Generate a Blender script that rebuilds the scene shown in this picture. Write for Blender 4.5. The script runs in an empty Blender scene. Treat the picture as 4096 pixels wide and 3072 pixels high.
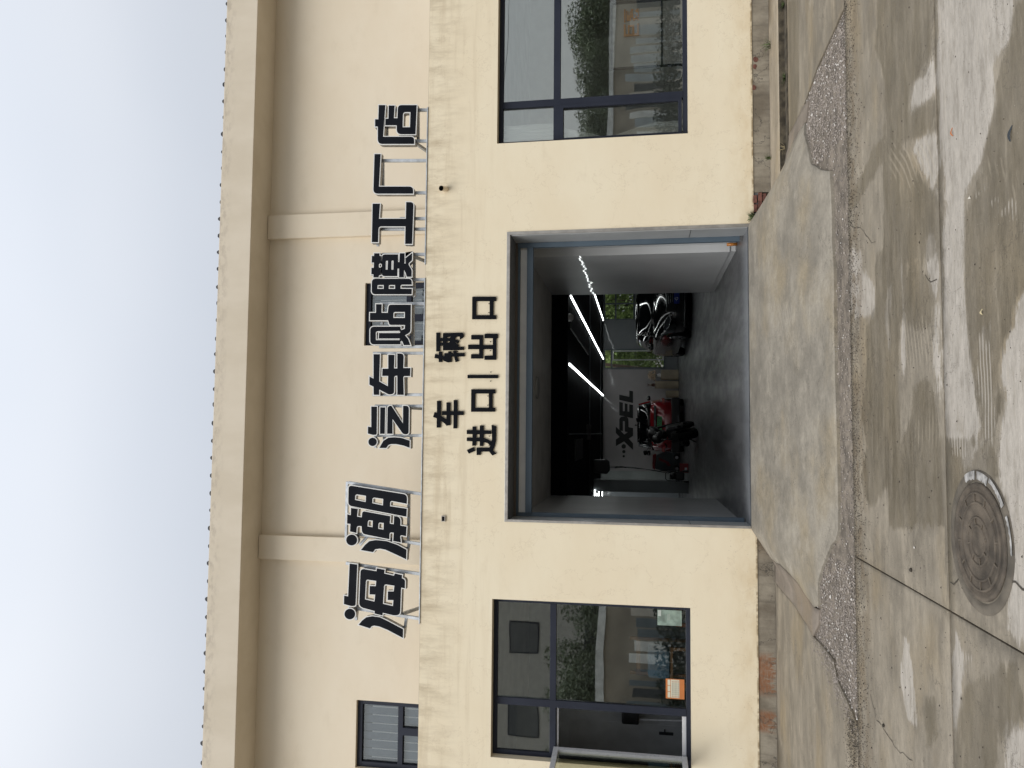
import bpy, bmesh, math, random
import numpy as np
from mathutils import Vector, Matrix
from mathutils.geometry import tessellate_polygon, delaunay_2d_cdt
random.seed(7); rng = np.random.default_rng(7)
sc = bpy.context.scene
COL = sc.collection
RAD = math.radians

# ------------------------------------------------------------------ camera
FPX, PITCH, YAW, ROLL = 3060.0, RAD(9.5), RAD(3.6), RAD(-.08)     # focal length in pixels of a 4096 px wide frame
CAM = np.array([0.0, -9.9, 1.6])
_cp, _sp, _cy, _sy = math.cos(PITCH), math.sin(PITCH), math.cos(YAW), math.sin(YAW)
FWD = np.array([_sy*_cp, _cy*_cp, _sp]); _r = np.array([_cy, -_sy, 0.0]); _u = np.cross(_r, FWD)
RGT = math.cos(ROLL)*_r + math.sin(ROLL)*_u
UPW = -math.sin(ROLL)*_r + math.cos(ROLL)*_u
cd = bpy.data.cameras.new('camera'); cam = bpy.data.objects.new('camera', cd); COL.objects.link(cam)
cd.sensor_width = 36; cd.lens = FPX/4096*36; cd.clip_start = .05; cd.clip_end = 1500
# the phone was held upright but the picture is stored on its side: picture left is up
X, Y, Z = -UPW, RGT, -FWD
cam.matrix_world = Matrix(((X[0], Y[0], Z[0], CAM[0]), (X[1], Y[1], Z[1], CAM[1]), (X[2], Y[2], Z[2], CAM[2]), (0, 0, 0, 1)))
sc.camera = cam

# ------------------------------------------------------------------ sky, sun, exposure
SUN_EL, SUN_ROT = RAD(42), RAD(208)
w = bpy.data.worlds.new('World'); sc.world = w; w.use_nodes = True
nt = w.node_tree; nt.nodes.clear()
def nn(t, **k):
    n = nt.nodes.new(t)
    for a, b in k.items(): setattr(n, a, b)
    return n
sky = nn('ShaderNodeTexSky', sky_type='NISHITA', sun_disc=False, sun_elevation=SUN_EL, sun_rotation=SUN_ROT, air_density=1.2, dust_density=3.0)
tc = nn('ShaderNodeTexCoord')
mp = nn('ShaderNodeMapping'); mp.inputs['Scale'].default_value = (1.0, 1.0, 2.6)
cl = nn('ShaderNodeTexNoise'); cl.inputs['Scale'].default_value = 1.25; cl.inputs['Detail'].default_value = 2.5; cl.inputs['Roughness'].default_value = .45
nt.links.new(tc.outputs['Generated'], mp.inputs['Vector']); nt.links.new(mp.outputs[0], cl.inputs['Vector'])
cr = nn('ShaderNodeValToRGB')
cr.color_ramp.elements[0].position = .34; cr.color_ramp.elements[0].color = (4.35, 4.65, 5.15, 1)
cr.color_ramp.elements[1].position = .68; cr.color_ramp.elements[1].color = (5.2, 5.4, 5.75, 1)
nt.links.new(cl.outputs['Fac'], cr.inputs['Fac'])
sepz = nn('ShaderNodeSeparateXYZ'); nt.links.new(tc.outputs['Generated'], sepz.inputs[0])
el = nn('ShaderNodeMapRange'); el.inputs['From Min'].default_value = .45; el.inputs['From Max'].default_value = 1.0
el.inputs['To Min'].default_value = 1.0; el.inputs['To Max'].default_value = 1.9
nt.links.new(sepz.outputs['Z'], el.inputs['Value'])
cm = nn('ShaderNodeVectorMath', operation='SCALE'); nt.links.new(cr.outputs['Color'], cm.inputs[0]); nt.links.new(el.outputs[0], cm.inputs['Scale'])
mx = nn('ShaderNodeMix', data_type='RGBA'); mx.inputs[0].default_value = .9     # overcast: a closed cloud layer over the clear sky
nt.links.new(sky.outputs[0], mx.inputs[6]); nt.links.new(cm.outputs[0], mx.inputs[7])
bg = nn('ShaderNodeBackground'); bg.inputs['Strength'].default_value = .10
wo = nn('ShaderNodeOutputWorld')
nt.links.new(mx.outputs[2], bg.inputs['Color']); nt.links.new(bg.outputs[0], wo.inputs[0])
sd = bpy.data.lights.new('sun', 'SUN'); sd.energy = 1.5; sd.angle = RAD(40); sd.color = (1.0, .965, .91)
sun = bpy.data.objects.new('sun', sd); COL.objects.link(sun)
sun.rotation_euler = (RAD(90)-SUN_EL, 0, RAD(-28))
sc.view_settings.view_transform = 'Standard'; sc.view_settings.look = 'None'
sc.view_settings.exposure = 0.46; sc.view_settings.gamma = 1; sc.view_settings.use_curve_mapping = False
sc.cycles.use_denoising = True
sc.cycles.max_bounces = 8; sc.cycles.diffuse_bounces = 4; sc.cycles.glossy_bounces = 4
sc.cycles.caustics_reflective = False; sc.cycles.caustics_refractive = False
sc.cycles.sample_clamp_indirect = 4

# ------------------------------------------------------------------ helpers
def ray(x, y): return FWD*FPX + RGT*(3072-y-1536) - UPW*(x-2048)
def onY(x, y, Yp=0.0):
    r = ray(x, y); t = (Yp-CAM[1])/r[1]; return CAM + r*t
def onZ(x, y, Zp=0.0):
    r = ray(x, y); t = (Zp-CAM[2])/r[2]; return CAM + r*t
def link(o, parent=None):
    COL.objects.link(o)
    if parent: o.parent = parent
    return o
def wloc(o):
    v = Vector((0, 0, 0))
    while o is not None: v += o.location; o = o.parent
    return v
def tag(o, label=None, cat=None, group=None, kind=None):
    if label: o['label'] = label
    if cat: o['category'] = cat
    if group: o['group'] = group
    if kind: o['kind'] = kind
    return o
def thing(name, label, cat, loc=(0, 0, 0), rz=0.0, group=None):
    o = bpy.data.objects.new(name, None); o.empty_display_size = .1; link(o)
    o.location = loc; o.rotation_euler = (0, 0, rz)
    return tag(o, label, cat, group)
class MB:
    """collects faces of one mesh"""
    def __init__(s): s.v = []; s.f = []; s.sm = []
    def add(s, vs, fs, smooth=False):
        b = len(s.v); s.v += [tuple(map(float, q)) for q in vs]
        for f in fs: s.f.append([b+i for i in f]); s.sm.append(smooth)
        return s
    def box(s, x0, x1, y0, y1, z0, z1):
        v = [(x, y, z) for z in (z0, z1) for y in (y0, y1) for x in (x0, x1)]
        return s.add(v, [(0, 2, 3, 1), (4, 5, 7, 6), (0, 1, 5, 4), (2, 6, 7, 3), (0, 4, 6, 2), (1, 3, 7, 5)])
    def bar(s, a, b, wd, dp, up=(0, 1, 0)):
        """a rectangular bar from a to b; dp measured along up"""
        a = Vector(a); b = Vector(b); d = (b-a).normalized(); u = Vector(up); u = (u-d*u.dot(d)).normalized(); n = d.cross(u)
        v = []
        for p in (a, b):
            for i, j in ((-1, -1), (1, -1), (1, 1), (-1, 1)): v.append(p+n*(wd/2*i)+u*(dp/2*j))
        return s.add(v, [(0, 1, 2, 3), (7, 6, 5, 4), (0, 4, 5, 1), (1, 5, 6, 2), (2, 6, 7, 3), (3, 7, 4, 0)])
    def tube(s, pts, r, n=8, caps=True, closed=False):
        pts = [Vector(p) for p in pts]; m = len(pts); rs = r if isinstance(r, (list, tuple)) else [r]*m
        rings = []; prev = None
        for i, p in enumerate(pts):
            if closed: d = (pts[(i+1) % m]-pts[i-1])
            else: d = (pts[min(i+1, m-1)]-pts[max(i-1, 0)])
            d.normalize()
            if prev is None: u = d.orthogonal().normalized()
            else: u = (prev-d*prev.dot(d)).normalized()
            prev = u; v = d.cross(u)
            rings.append([p+(u*math.cos(a)+v*math.sin(a))*rs[i] for a in [2*math.pi*k/n for k in range(n)]])
        vs = [q for rg in rings for q in rg]; fs = []
        for i in range(m if closed else m-1):
            j = (i+1) % m
            for k in range(n): fs.append((i*n+k, i*n+(k+1) % n, j*n+(k+1) % n, j*n+k))
        if caps and not closed: fs.append(tuple(range(n))[::-1]); fs.append(tuple((m-1)*n+k for k in range(n)))
        return s.add(vs, fs, True)
    def lathe(s, prof, c=(0, 0, 0), n=32, axis='z'):
        vs = []; fs = []
        for r_, h in prof:
            for k in range(n):
                a = 2*math.pi*k/n; p = (r_*math.cos(a), r_*math.sin(a), h)
                if axis == 'x': p = (p[2], p[0], p[1])
                if axis == 'y': p = (p[0], p[2], p[1])
                vs.append((p[0]+c[0], p[1]+c[1], p[2]+c[2]))
        for i in range(len(prof)-1):
            for k in range(n): fs.append((i*n+k, i*n+(k+1) % n, (i+1)*n+(k+1) % n, (i+1)*n+k))
        return s.add(vs, fs, True)
    def prism(s, loops, ya, yb):
        """(x,z) loops, first outer then holes, between planes y=ya and y=yb"""
        flat = [p for l in loops for p in l]
        tris = tessellate_polygon([[Vector((p[0], p[1], 0)) for p in l] for l in loops])
        n = len(flat)
        vs = [(p[0], ya, p[1]) for p in flat]+[(p[0], yb, p[1]) for p in flat]
        fs = [tuple(t) for t in tris]+[tuple(n+i for i in reversed(t)) for t in tris]
        b = 0
        for l in loops:
            m = len(l)
            for i in range(m): fs.append((b+i, b+(i+1) % m, n+b+(i+1) % m, n+b+i))
            b += m
        return s.add(vs, fs)
    def mesh(s, name, recalc=True, bevel=0, seg=2):
        me = bpy.data.meshes.new(name); me.from_pydata(s.v, [], s.f)
        for p, q in zip(me.polygons, s.sm): p.use_smooth = q
        if recalc or bevel:
            bm = bmesh.new(); bm.from_mesh(me)
            if recalc: bmesh.ops.recalc_face_normals(bm, faces=bm.faces)
            if bevel: bmesh.ops.bevel(bm, geom=bm.edges[:], offset=bevel, segments=seg, profile=.6, affect='EDGES', clamp_overlap=True)
            bm.to_mesh(me); bm.free()
        return me
    def obj(s, name, mat, parent=None, world=True, **k):
        me = s.mesh(name, **k)
        o = bpy.data.objects.new(name, me)
        if mat: me.materials.append(mat)
        link(o, parent)
        if parent is not None and world:
            d = wloc(parent); me.transform(Matrix.Translation(-d))
        return o
def box(name, mat, b, parent=None, bevel=0, **k):
    return MB().box(*b).obj(name, mat, parent, bevel=bevel, **k)
def copy_tree(o, parent=None):
    c = o.copy(); COL.objects.link(c); c.parent = parent
    for ch in list(o.children): copy_tree(ch, c)
    return c

# ------------------------------------------------------------------ materials
def newmat(name):
    m = bpy.data.materials.new(name); m.use_nodes = True; t = m.node_tree; t.nodes.clear()
    o = t.nodes.new('ShaderNodeOutputMaterial'); p = t.nodes.new('ShaderNodeBsdfPrincipled'); t.links.new(p.outputs[0], o.inputs[0])
    return m, t, p, o
class NT:
    """small node-writing shorthand"""
    def __init__(s, t): s.t = t
    def n(s, ty, **k):
        q = s.t.nodes.new(ty)
        for a, b in k.items(): setattr(q, a, b)
        return q
    def put(s, sock, v):
        if hasattr(v, 'is_output') or isinstance(v, bpy.types.NodeSocket): s.t.links.new(v, sock)
        elif v is not None: sock.default_value = v
    def pos(s): return s.n('ShaderNodeNewGeometry').outputs['Position']
    def objc(s): return s.n('ShaderNodeTexCoord').outputs['Object']
    def map(s, v, sc_=(1, 1, 1), lo=(0, 0, 0)):
        m = s.n('ShaderNodeMapping'); m.inputs['Scale'].default_value = sc_; m.inputs['Location'].default_value = lo; s.put(m.inputs['Vector'], v); return m.outputs[0]
    def noise(s, v, scale, det=4, ro=.55, dist=0):
        q = s.n('ShaderNodeTexNoise'); s.put(q.inputs['Vector'], v); q.inputs['Scale'].default_value = scale
        q.inputs['Detail'].default_value = det; q.inputs['Roughness'].default_value = ro; q.inputs['Distortion'].default_value = dist; return q.outputs['Fac']
    def vor(s, v, scale, feat='F1', out='Distance'):
        q = s.n('ShaderNodeTexVoronoi', feature=feat); s.put(q.inputs['Vector'], v); q.inputs['Scale'].default_value = scale; return q.outputs[out]
    def math(s, op, a, b=None, c=None, clamp=False):
        q = s.n('ShaderNodeMath', operation=op, use_clamp=clamp); s.put(q.inputs[0], a)
        if b is not None: s.put(q.inputs[1], b)
        if c is not None: s.put(q.inputs[2], c)
        return q.outputs[0]
    def step(s, v, a, b, lo=0., hi=1., smooth=True):
        q = s.n('ShaderNodeMapRange', interpolation_type='SMOOTHSTEP' if smooth else 'LINEAR'); s.put(q.inputs['Value'], v)
        q.inputs['From Min'].default_value = a; q.inputs['From Max'].default_value = b; q.inputs['To Min'].default_value = lo; q.inputs['To Max'].default_value = hi; return q.outputs[0]
    def mix(s, f, a, b, mode='MIX'):
        q = s.n('ShaderNodeMix', data_type='RGBA', blend_type=mode); s.put(q.inputs[0], f); s.put(q.inputs[6], c4(a)); s.put(q.inputs[7], c4(b)); return q.outputs[2]
    def sep(s, v):
        q = s.n('ShaderNodeSeparateXYZ'); s.put(q.inputs[0], v); return q.outputs
    def comb(s, f):
        q = s.n('ShaderNodeCombineColor')
        for i in range(3): s.put(q.inputs[i], f)
        return q.outputs[0]
    def attr(s, name):
        q = s.n('ShaderNodeAttribute'); q.attribute_name = name; return q.outputs['Fac']
    def bump(s, h, strength, dist=.01):
        q = s.n('ShaderNodeBump'); s.put(q.inputs['Height'], h); q.inputs['Strength'].default_value = strength; q.inputs['Distance'].default_value = dist; return q.outputs[0]
def c4(c):
    if isinstance(c, (tuple, list)) and len(c) == 3: return (*c, 1)
    return c
def M(name, col, rough=.6, metal=0., var=.12, vs=3., bump=0., bs=60., coat=0., world=False, spec=.5, emit=None, es=0., rand=0.):
    m, t, p, o = newmat(name); k = NT(t)
    v = k.pos() if world else k.objc()
    f = k.noise(v, vs, 5)
    a = tuple(min(1, c*(1+var)) for c in col); b = tuple(c*(1-var) for c in col)
    cc = k.mix(k.step(f, .3, .7), b, a)
    if rand:
        r = k.n('ShaderNodeObjectInfo').outputs['Random']
        cc = k.mix(k.math('MULTIPLY', r, rand), cc, tuple(c*.35 for c in col))
    k.put(p.inputs['Base Color'], cc)
    k.put(p.inputs['Roughness'], k.step(k.noise(v, vs*4, 4), .3, .7, max(0, rough-.07), min(1, rough+.07)))
    p.inputs['Metallic'].default_value = metal; p.inputs['Specular IOR Level'].default_value = spec
    if coat: p.inputs['Coat Weight'].default_value = coat; p.inputs['Coat Roughness'].default_value = .04
    if bump: k.put(p.inputs['Normal'], k.bump(k.noise(v, bs, 6), bump))
    if emit: p.inputs['Emission Color'].default_value = (*emit, 1); p.inputs['Emission Strength'].default_value = es
    return m
def glassmat(name, tint=(.75, .8, .79), refl=.22, rough=.0, wob=.0, blend=.35):
    m = bpy.data.materials.new(name); m.use_nodes = True; t = m.node_tree; t.nodes.clear(); k = NT(t)
    o = k.n('ShaderNodeOutputMaterial'); tr = k.n('ShaderNodeBsdfTransparent'); tr.inputs[0].default_value = (*tint, 1)
    gl = k.n('ShaderNodeBsdfGlossy'); gl.inputs['Roughness'].default_value = rough; gl.inputs['Color'].default_value = (.93, .95, .90, 1)
    if wob: k.put(gl.inputs['Normal'], k.bump(k.noise(k.pos(), 1.6, 1), wob, .05))
    lw = k.n('ShaderNodeLayerWeight'); lw.inputs['Blend'].default_value = blend
    f = k.step(lw.outputs['Fresnel'], 0, 1, refl, 1, smooth=False)
    ms = k.n('ShaderNodeMixShader'); k.put(ms.inputs[0], f); k.put(ms.inputs[1], tr.outputs[0]); k.put(ms.inputs[2], gl.outputs[0])
    t.links.new(ms.outputs[0], o.inputs[0]); return m

def plaster(name, base, light, stain, zones):
    m, t, p, o = newmat(name); k = NT(t); v = k.pos(); x, y, z = k.sep(v)
    big = k.noise(k.map(v, (.5, .5, .9)), 1.3, 6, .6)
    c = k.mix(k.step(big, .3, .72), base, light)
    blot = k.noise(k.map(v, (.8, 1, 1.6), (7, 0, 3)), 2.2, 7, .66)
    c = k.mix(k.step(blot, .54, .8, 0, .40), c, stain)
    if zones:
        # rain-washed dirt under the parapet, trowel laps, dirt at the foot, pits and specks
        band = k.step(z, 3.75, 4.42); run = k.noise(k.map(v, (2.4, 1, .55)), 2.6, 7, .7)
        c = k.mix(k.math('MULTIPLY', band, k.step(run, .38, .72, 0, .9)), c, tuple(q*.88 for q in stain))
        lap = k.noise(k.map(v, (.35, 1, 5.5)), 1.7, 6, .6)
        c = k.mix(k.math('MULTIPLY', k.step(z, 3.2, 4.3), k.step(lap, .48, .68, 0, .5)), c, stain)
        foot = k.step(z, .62, .19); fn = k.noise(k.map(v, (1, 1, 2)), 3.1, 7, .7)
        c = k.mix(k.math('MULTIPLY', foot, k.step(fn, .36, .68, .12, .5)), c, (.58, .44, .25))
        edge = k.step(z, .206, .186); c = k.mix(k.math('MULTIPLY', edge, k.step(k.noise(v, 14, 5), .38, .6, .15, .85)), c, (.25, .18, .10))
        cor = k.math('MULTIPLY', k.step(k.math('ABSOLUTE', k.math('ADD', x, 1.7)), .9, .1), k.step(z, 1.0, .25))
        sp = k.vor(k.map(v, (1, 1, 1.0)), 26.0); sn = k.noise(v, 5.0, 3)
        spk = k.math('MULTIPLY', k.step(sp, .14, .08), k.step(sn, .5, .6))
        c = k.mix(k.math('MULTIPLY', spk, k.math('MAXIMUM', k.math('MULTIPLY', cor, .9), k.math('MULTIPLY', k.step(z, 1.5, .2), .45))), c, (.16, .12, .08))
        cx = k.noise(k.map(v, (1, 1, 1), (3.1, 0, 1.7)), 1.1, 8, .62)
        crk = k.step(k.math('ABSOLUTE', k.math('SUBTRACT', cx, .5)), .0028, .0008)
        c = k.mix(k.math('MULTIPLY', crk, .22), c, (.35, .25, .15))
    k.put(p.inputs['Base Color'], c); p.inputs['Roughness'].default_value = .82; p.inputs['Specular IOR Level'].default_value = .3
    h = k.math('ADD', k.math('MULTIPLY', k.noise(v, 90, 5), .35), k.noise(k.map(v, (1, 1, 1.6)), 5.0, 5))
    k.put(p.inputs['Normal'], k.bump(h, .22, .012)); return m
CREAM = plaster('cream_plaster', (.775, .68, .505), (.81, .73, .56), (.57, .475, .33), True)
CREAM2 = plaster('upper_cream_plaster', (.73, .64, .50), (.76, .68, .545), (.62, .54, .41), False)

def concrete(name, mid, dry, wet, patch=True, streak=1.0, blotch=0.0, iso=False):
    m, t, p, o = newmat(name); k = NT(t); v = k.pos()
    w1 = k.math('SUBTRACT', k.noise(k.map(v, (.8, 1.5, 1)), 6.0, 9, .7), .5)
    _map = k.map
    if iso: k.map = lambda v_, s_=(1, 1, 1), l_=(0, 0, 0): _map(v_, (.9, 1.0, 1), l_)
    w2 = k.math('SUBTRACT', k.noise(k.map(v, (.35, 3.0, 1), (3, 3, 0)), 22, 6, .7), .5)
    warp = k.math('ADD', k.math('MULTIPLY', w1, .17), k.math('MULTIPLY', w2, .13))
    fine = k.noise(k.map(v, (.45, 2.0, 1)), 42, 6, .75)
    med = k.noise(k.map(v, (.6, 1.9, 1), (9, 4, 0)), 8, 7, .7)
    big = k.noise(k.map(v, (.6, 1.5, 1), (4, 2, 0)), 1.7, 6, .62)
    c = k.mix(k.step(big, .3, .72), tuple(q*.78 for q in mid), tuple(q*1.18 for q in mid))
    tan = k.noise(k.map(v, (.7, 1.3, 1), (1, 8, 0)), 1.1, 4)
    c = k.mix(k.step(tan, .46, .68, 0, .6), c, (mid[0]*1.05, mid[1]*.94, mid[2]*.72))
    if blotch:
        b1 = k.noise(k.map(v, (1.2, 1.6, 1), (2, 9, 0)), 1.5, 8, .66); b2 = k.noise(k.map(v, (1.0, 1.6, 1), (8, 2, 0)), 2.6, 8, .68)
        c = k.mix(k.step(b1, .46, .64, 0, blotch), c, tuple(q*.58 for q in mid))
        c = k.mix(k.step(b2, .52, .70, 0, blotch*.8), c, tuple(q*1.5 for q in mid))
    wm = None
    if patch:
        # damp patches and dry islands have shapes of their own: signed distances stored on the mesh
        dm = k.step(k.math('ADD', k.attr('dry'), warp), -.012, .014)
        dm = k.math('MULTIPLY', dm, k.step(med, .28, .55, .55, .95))
        c = k.mix(dm, c, k.mix(k.step(big, .35, .7), tuple(q*.86 for q in dry), dry))
        wm = k.step(k.math('ADD', k.attr('wet'), warp), -.014, .018)
        wm = k.math('MULTIPLY', wm, k.step(k.noise(k.map(v, (.4, 2.2, 1), (0, 5, 0)), 4.0, 7, .7), .3, .62, .98, .5))
        c = k.mix(wm, c, k.mix(k.step(k.noise(k.map(v, (.7, 1.4, 1)), 3, 5), .35, .7), wet, tuple(q*1.3 for q in wet)))
    lum = k.math('ADD', k.math('MULTIPLY', k.math('SUBTRACT', fine, .5), .85*streak), k.math('MULTIPLY', k.math('SUBTRACT', med, .5), .75*streak))
    c = k.mix(1.0, c, k.comb(k.math('ADD', 1.0, lum)), 'MULTIPLY')
    rub = k.noise(k.map(v, (.22, 2.8, 1), (2, 1, 0)), 4.5, 7, .72)
    c = k.mix(k.step(rub, .53, .74, 0, .42*streak), c, tuple(q*.50 for q in mid))
    lit = k.noise(k.map(v, (.3, 2.4, 1), (6, 1, 0)), 7, 7, .72)
    c = k.mix(k.step(lit, .56, .76, 0, .38*streak), c, tuple(min(.6, q*1.55) for q in mid))
    grit = k.math('MULTIPLY', k.step(k.vor(v, 60), .20, .09), k.step(k.noise(v, 2.3, 5, .7), .47, .60))
    c = k.mix(k.math('MULTIPLY', grit, .8), c, (.045, .038, .03))
    pit = k.math('MULTIPLY', k.step(k.vor(k.map(v, (1, 1, 1), (2, 7, 0)), 16), .06, .035), .9)
    c = k.mix(pit, c, (.05, .043, .035))
    wh = k.math('MULTIPLY', k.step(k.vor(k.map(v, (1, 1, 1), (5, 5, 0)), 38), .09, .05), k.step(k.noise(v, 3.3, 3), .52, .6))
    c = k.mix(k.math('MULTIPLY', wh, .6), c, (.6, .56, .5))
    if patch:
        x, y, z = k.sep(v)
        # grit and tan dust washed out of the gravel strip
        near = k.step(k.math('ABSOLUTE', k.math('ADD', y, 3.72)), .42, .02)
        c = k.mix(k.math('MULTIPLY', near, k.step(k.noise(k.map(v, (1, 1.5, 1)), 4.5, 7, .7), .42, .62, 0, .75)), c, (.155, .118, .075))
        c = k.mix(k.math('MULTIPLY', near, k.math('MULTIPLY', k.step(k.vor(v, 75), .30, .16), k.step(k.noise(v, 6, 5), .44, .56))), c, (.05, .04, .03))
        # tyre tread printed in damp lines, and turning scuffs
        tr = k.math('SINE', k.math('ADD', k.math('MULTIPLY', y, 190), k.math('MULTIPLY', k.noise(k.map(v, (1, .3, 1)), 2.2, 3), 9)))
        c = k.mix(k.math('MULTIPLY', k.step(k.math('ADD', k.attr('tread'), k.math('MULTIPLY', w1, .2)), 0, .03), k.step(tr, .1, .6, 0, .62)), c, dry)
        rr = k.n('ShaderNodeVectorMath', operation='LENGTH'); k.put(rr.inputs[0], k.map(v, (1, 1, 0), (-.2, 3.2, 0)))
        sc_ = k.math('SINE', k.math('ADD', k.math('MULTIPLY', rr.outputs['Value'], 120), k.math('MULTIPLY', k.noise(v, 1.4, 3), 10)))
        c = k.mix(k.math('MULTIPLY', k.step(k.math('ADD', k.attr('scuff'), k.math('MULTIPLY', w1, .5)), 0, .12), k.step(sc_, .2, .8, 0, .32)), c, tuple(min(.6, q*1.7) for q in mid))
    ck = k.noise(k.map(v, (1, 1, 1), (3.1, 5, 1.7)), .8, 9, .6)
    c = k.mix(k.math('MULTIPLY', k.step(k.math('ABSOLUTE', k.math('SUBTRACT', ck, .47)), .0016, .0005), .6), c, (.06, .05, .04))
    k.put(p.inputs['Base Color'], c)
    r = k.step(fine, .3, .7, .62, .8)
    if wm is not None: r = k.math('SUBTRACT', r, k.math('MULTIPLY', wm, .24))
    k.put(p.inputs['Roughness'], r); p.inputs['Specular IOR Level'].default_value = .4
    h = k.math('ADD', k.math('MULTIPLY', k.noise(v, 120, 4), .5), k.math('MULTIPLY', med, 1.5))
    k.put(p.inputs['Normal'], k.bump(h, .35, .008)); return m
CONC = concrete('yard_concrete', (.250, .217, .168), (.42, .382, .332), (.108, .090, .062), blotch=.55)
CONC_R = concrete('ramp_concrete', (.282, .254, .208), (.3, .28, .25), (.13, .115, .09), blotch=.5, iso=True)
MORTAR = concrete('mortar_patch', (.215, .182, .150), (.4, .37, .33), (.13, .11, .09), patch=False, streak=.7, iso=True)
APRON = concrete('apron_concrete', (.34, .29, .22), (.4, .37, .33), (.13, .11, .09), patch=False)

def plinthmat():
    m, t, p, o = newmat('plinth_render'); k = NT(t); v = k.pos(); x, y, z = k.sep(v)
    n1 = k.noise(k.map(v, (1, 1, .6)), 2.5, 7, .65)
    c = k.mix(k.step(n1, .32, .68), (.15, .125, .092), (.31, .275, .215))
    br = k.math('MULTIPLY', k.step(k.math('ABSOLUTE', k.math('ADD', x, 1.28)), .35, .05), 1.0)
    c = k.mix(k.math('MULTIPLY', br, .7), c, (.13, .085, .045))
    rn = k.noise(k.map(v, (6, 1, 1.2)), 3, 6, .65)
    r1 = k.step(k.math('ABSOLUTE', k.math('ADD', x, 2.93)), .30, .16); r2 = k.step(k.math('ABSOLUTE', k.math('ADD', x, 3.49)), .16, .08)
    rust = k.math('MULTIPLY', k.math('MAXIMUM', r1, r2), k.step(k.math('ADD', rn, k.math('MULTIPLY', z, 1.3)), .44, .56))
    rv = k.noise(k.map(v, (2.5, 1, 9)), 5, 6, .7)
    c = k.mix(k.math('MULTIPLY', rust, k.step(rv, .35, .62, .5, .95)), c, (.22, .088, .034))
    ckp = k.noise(k.map(v, (1, 1, 1), (1, 0, 4)), 1.6, 8, .6)
    c = k.mix(k.math('MULTIPLY', k.step(k.math('ABSOLUTE', k.math('SUBTRACT', ckp, .5)), .006, .002), .7), c, (.04, .035, .03))
    st_ = k.noise(k.map(v, (5, 1, .7)), 2.2, 6, .65)
    c = k.mix(k.step(st_, .48, .7, 0, .6), c, (.10, .085, .065))
    k.put(p.inputs['Base Color'], c); p.inputs['Roughness'].default_value = .8
    k.put(p.inputs['Normal'], k.bump(k.noise(v, 30, 7), .4, .01)); return m
PLINTH = plinthmat()
GRAV = M('gravel_dirt', (.175, .148, .118), .9, var=.4, vs=9, bump=.9, bs=45, world=True)
STONE = M('gravel_stone', (.275, .24, .21), .85, var=.42, vs=38, world=True)
STONE2 = M('white_stone', (.55, .52, .48), .8, var=.2, world=True)
BRICK = M('red_brick', (.15, .062, .045), .85, var=.4, vs=20, bump=.5, bs=60, rand=.4)
DIRT = M('dark_soil', (.05, .042, .032), .95, var=.4, vs=20, bump=.6, world=True)
STEELP = M('blue_grey_painted_steel', (.085, .12, .155), .45, .2, var=.10, vs=1.5, world=True)
REVEAL = M('grey_coated_panel', (.40, .41, .41), .38, .1, var=.06, world=True)
TRIM = M('aluminium_trim', (.42, .40, .37), .35, .6, var=.15, vs=6, world=True)
DARKSTEEL = M('dark_steel', (.03, .034, .04), .5, .3, var=.1)
FRAME = M('anthracite_aluminium', (.024, .028, .042), .5, 0, spec=.15, var=.10, vs=2, world=True)
WHITEF = M('white_upvc', (.66, .67, .70), .3, 0, var=.05)
LFACE = M('black_acrylic_face', (.0095, .011, .015), .55, 0, var=.25, vs=2, spec=.06)
LRIM = M('white_letter_rim', (.72, .72, .70), .4, 0, var=.04)
LSIDE = M('stainless_return', (.20, .195, .19), .3, .8, var=.35, vs=7)
LBLACK = M('matte_black_letter', (.0065, .0075, .010), .6, 0, var=.2, spec=.06)
GALV = M('galvanised_tube', (.50, .53, .56), .45, .35, var=.22, vs=9, bump=.1)
PARAPET = M('parapet_cap', (.42, .36, .27), .85, var=.25, vs=4, world=True)
TILE = M('dark_roof_tile', (.035, .035, .04), .7, var=.3)
GLASS = glassmat('window_glass', (.97, .985, .975), .20, .012, .02)
GLASSU = glassmat('upper_window_glass', (.93, .95, .96), .07)
GLASSC = glassmat('clear_glass', (.93, .96, .95), .03)

def attr_setup(me, pts):
    for nm, polys in (('wet', WETP), ('dry', DRYP), ('tread', TREADP), ('scuff', SCUFFP)):
        d = sdf(pts, polys); a = me.attributes.new(nm, 'FLOAT', 'POINT'); a.data.foreach_set('value', d.astype(np.float32))
def sdf(pts, polys):
    best = np.full(len(pts), -.3)
    for poly in polys:
        P = np.array(poly); n = len(P); lo = P.min(0)-.3; hi = P.max(0)+.3
        sel = np.where((pts[:, 0] > lo[0]) & (pts[:, 0] < hi[0]) & (pts[:, 1] > lo[1]) & (pts[:, 1] < hi[1]))[0]
        if not len(sel): continue
        q = pts[sel, :2]; d = np.full(len(q), 9.); ins = np.zeros(len(q), bool)
        for i in range(n):
            a = P[i]; b = P[(i+1) % n]; ab = b-a; L = max((ab**2).sum(), 1e-9)
            tt = np.clip(((q-a)@ab)/L, 0, 1); d = np.minimum(d, np.hypot(*(q-(a+tt[:, None]*ab)).T))
            c = ((a[1] > q[:, 1]) != (b[1] > q[:, 1]))
            with np.errstate(divide='ignore', invalid='ignore'):
                xx = (b[0]-a[0])*(q[:, 1]-a[1])/(b[1]-a[1])+a[0]
            ins ^= c & (q[:, 0] < xx)
        s = np.where(ins, d, -d); best[sel] = np.maximum(best[sel], s)
    return np.clip(best, -.3, .3)

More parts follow.
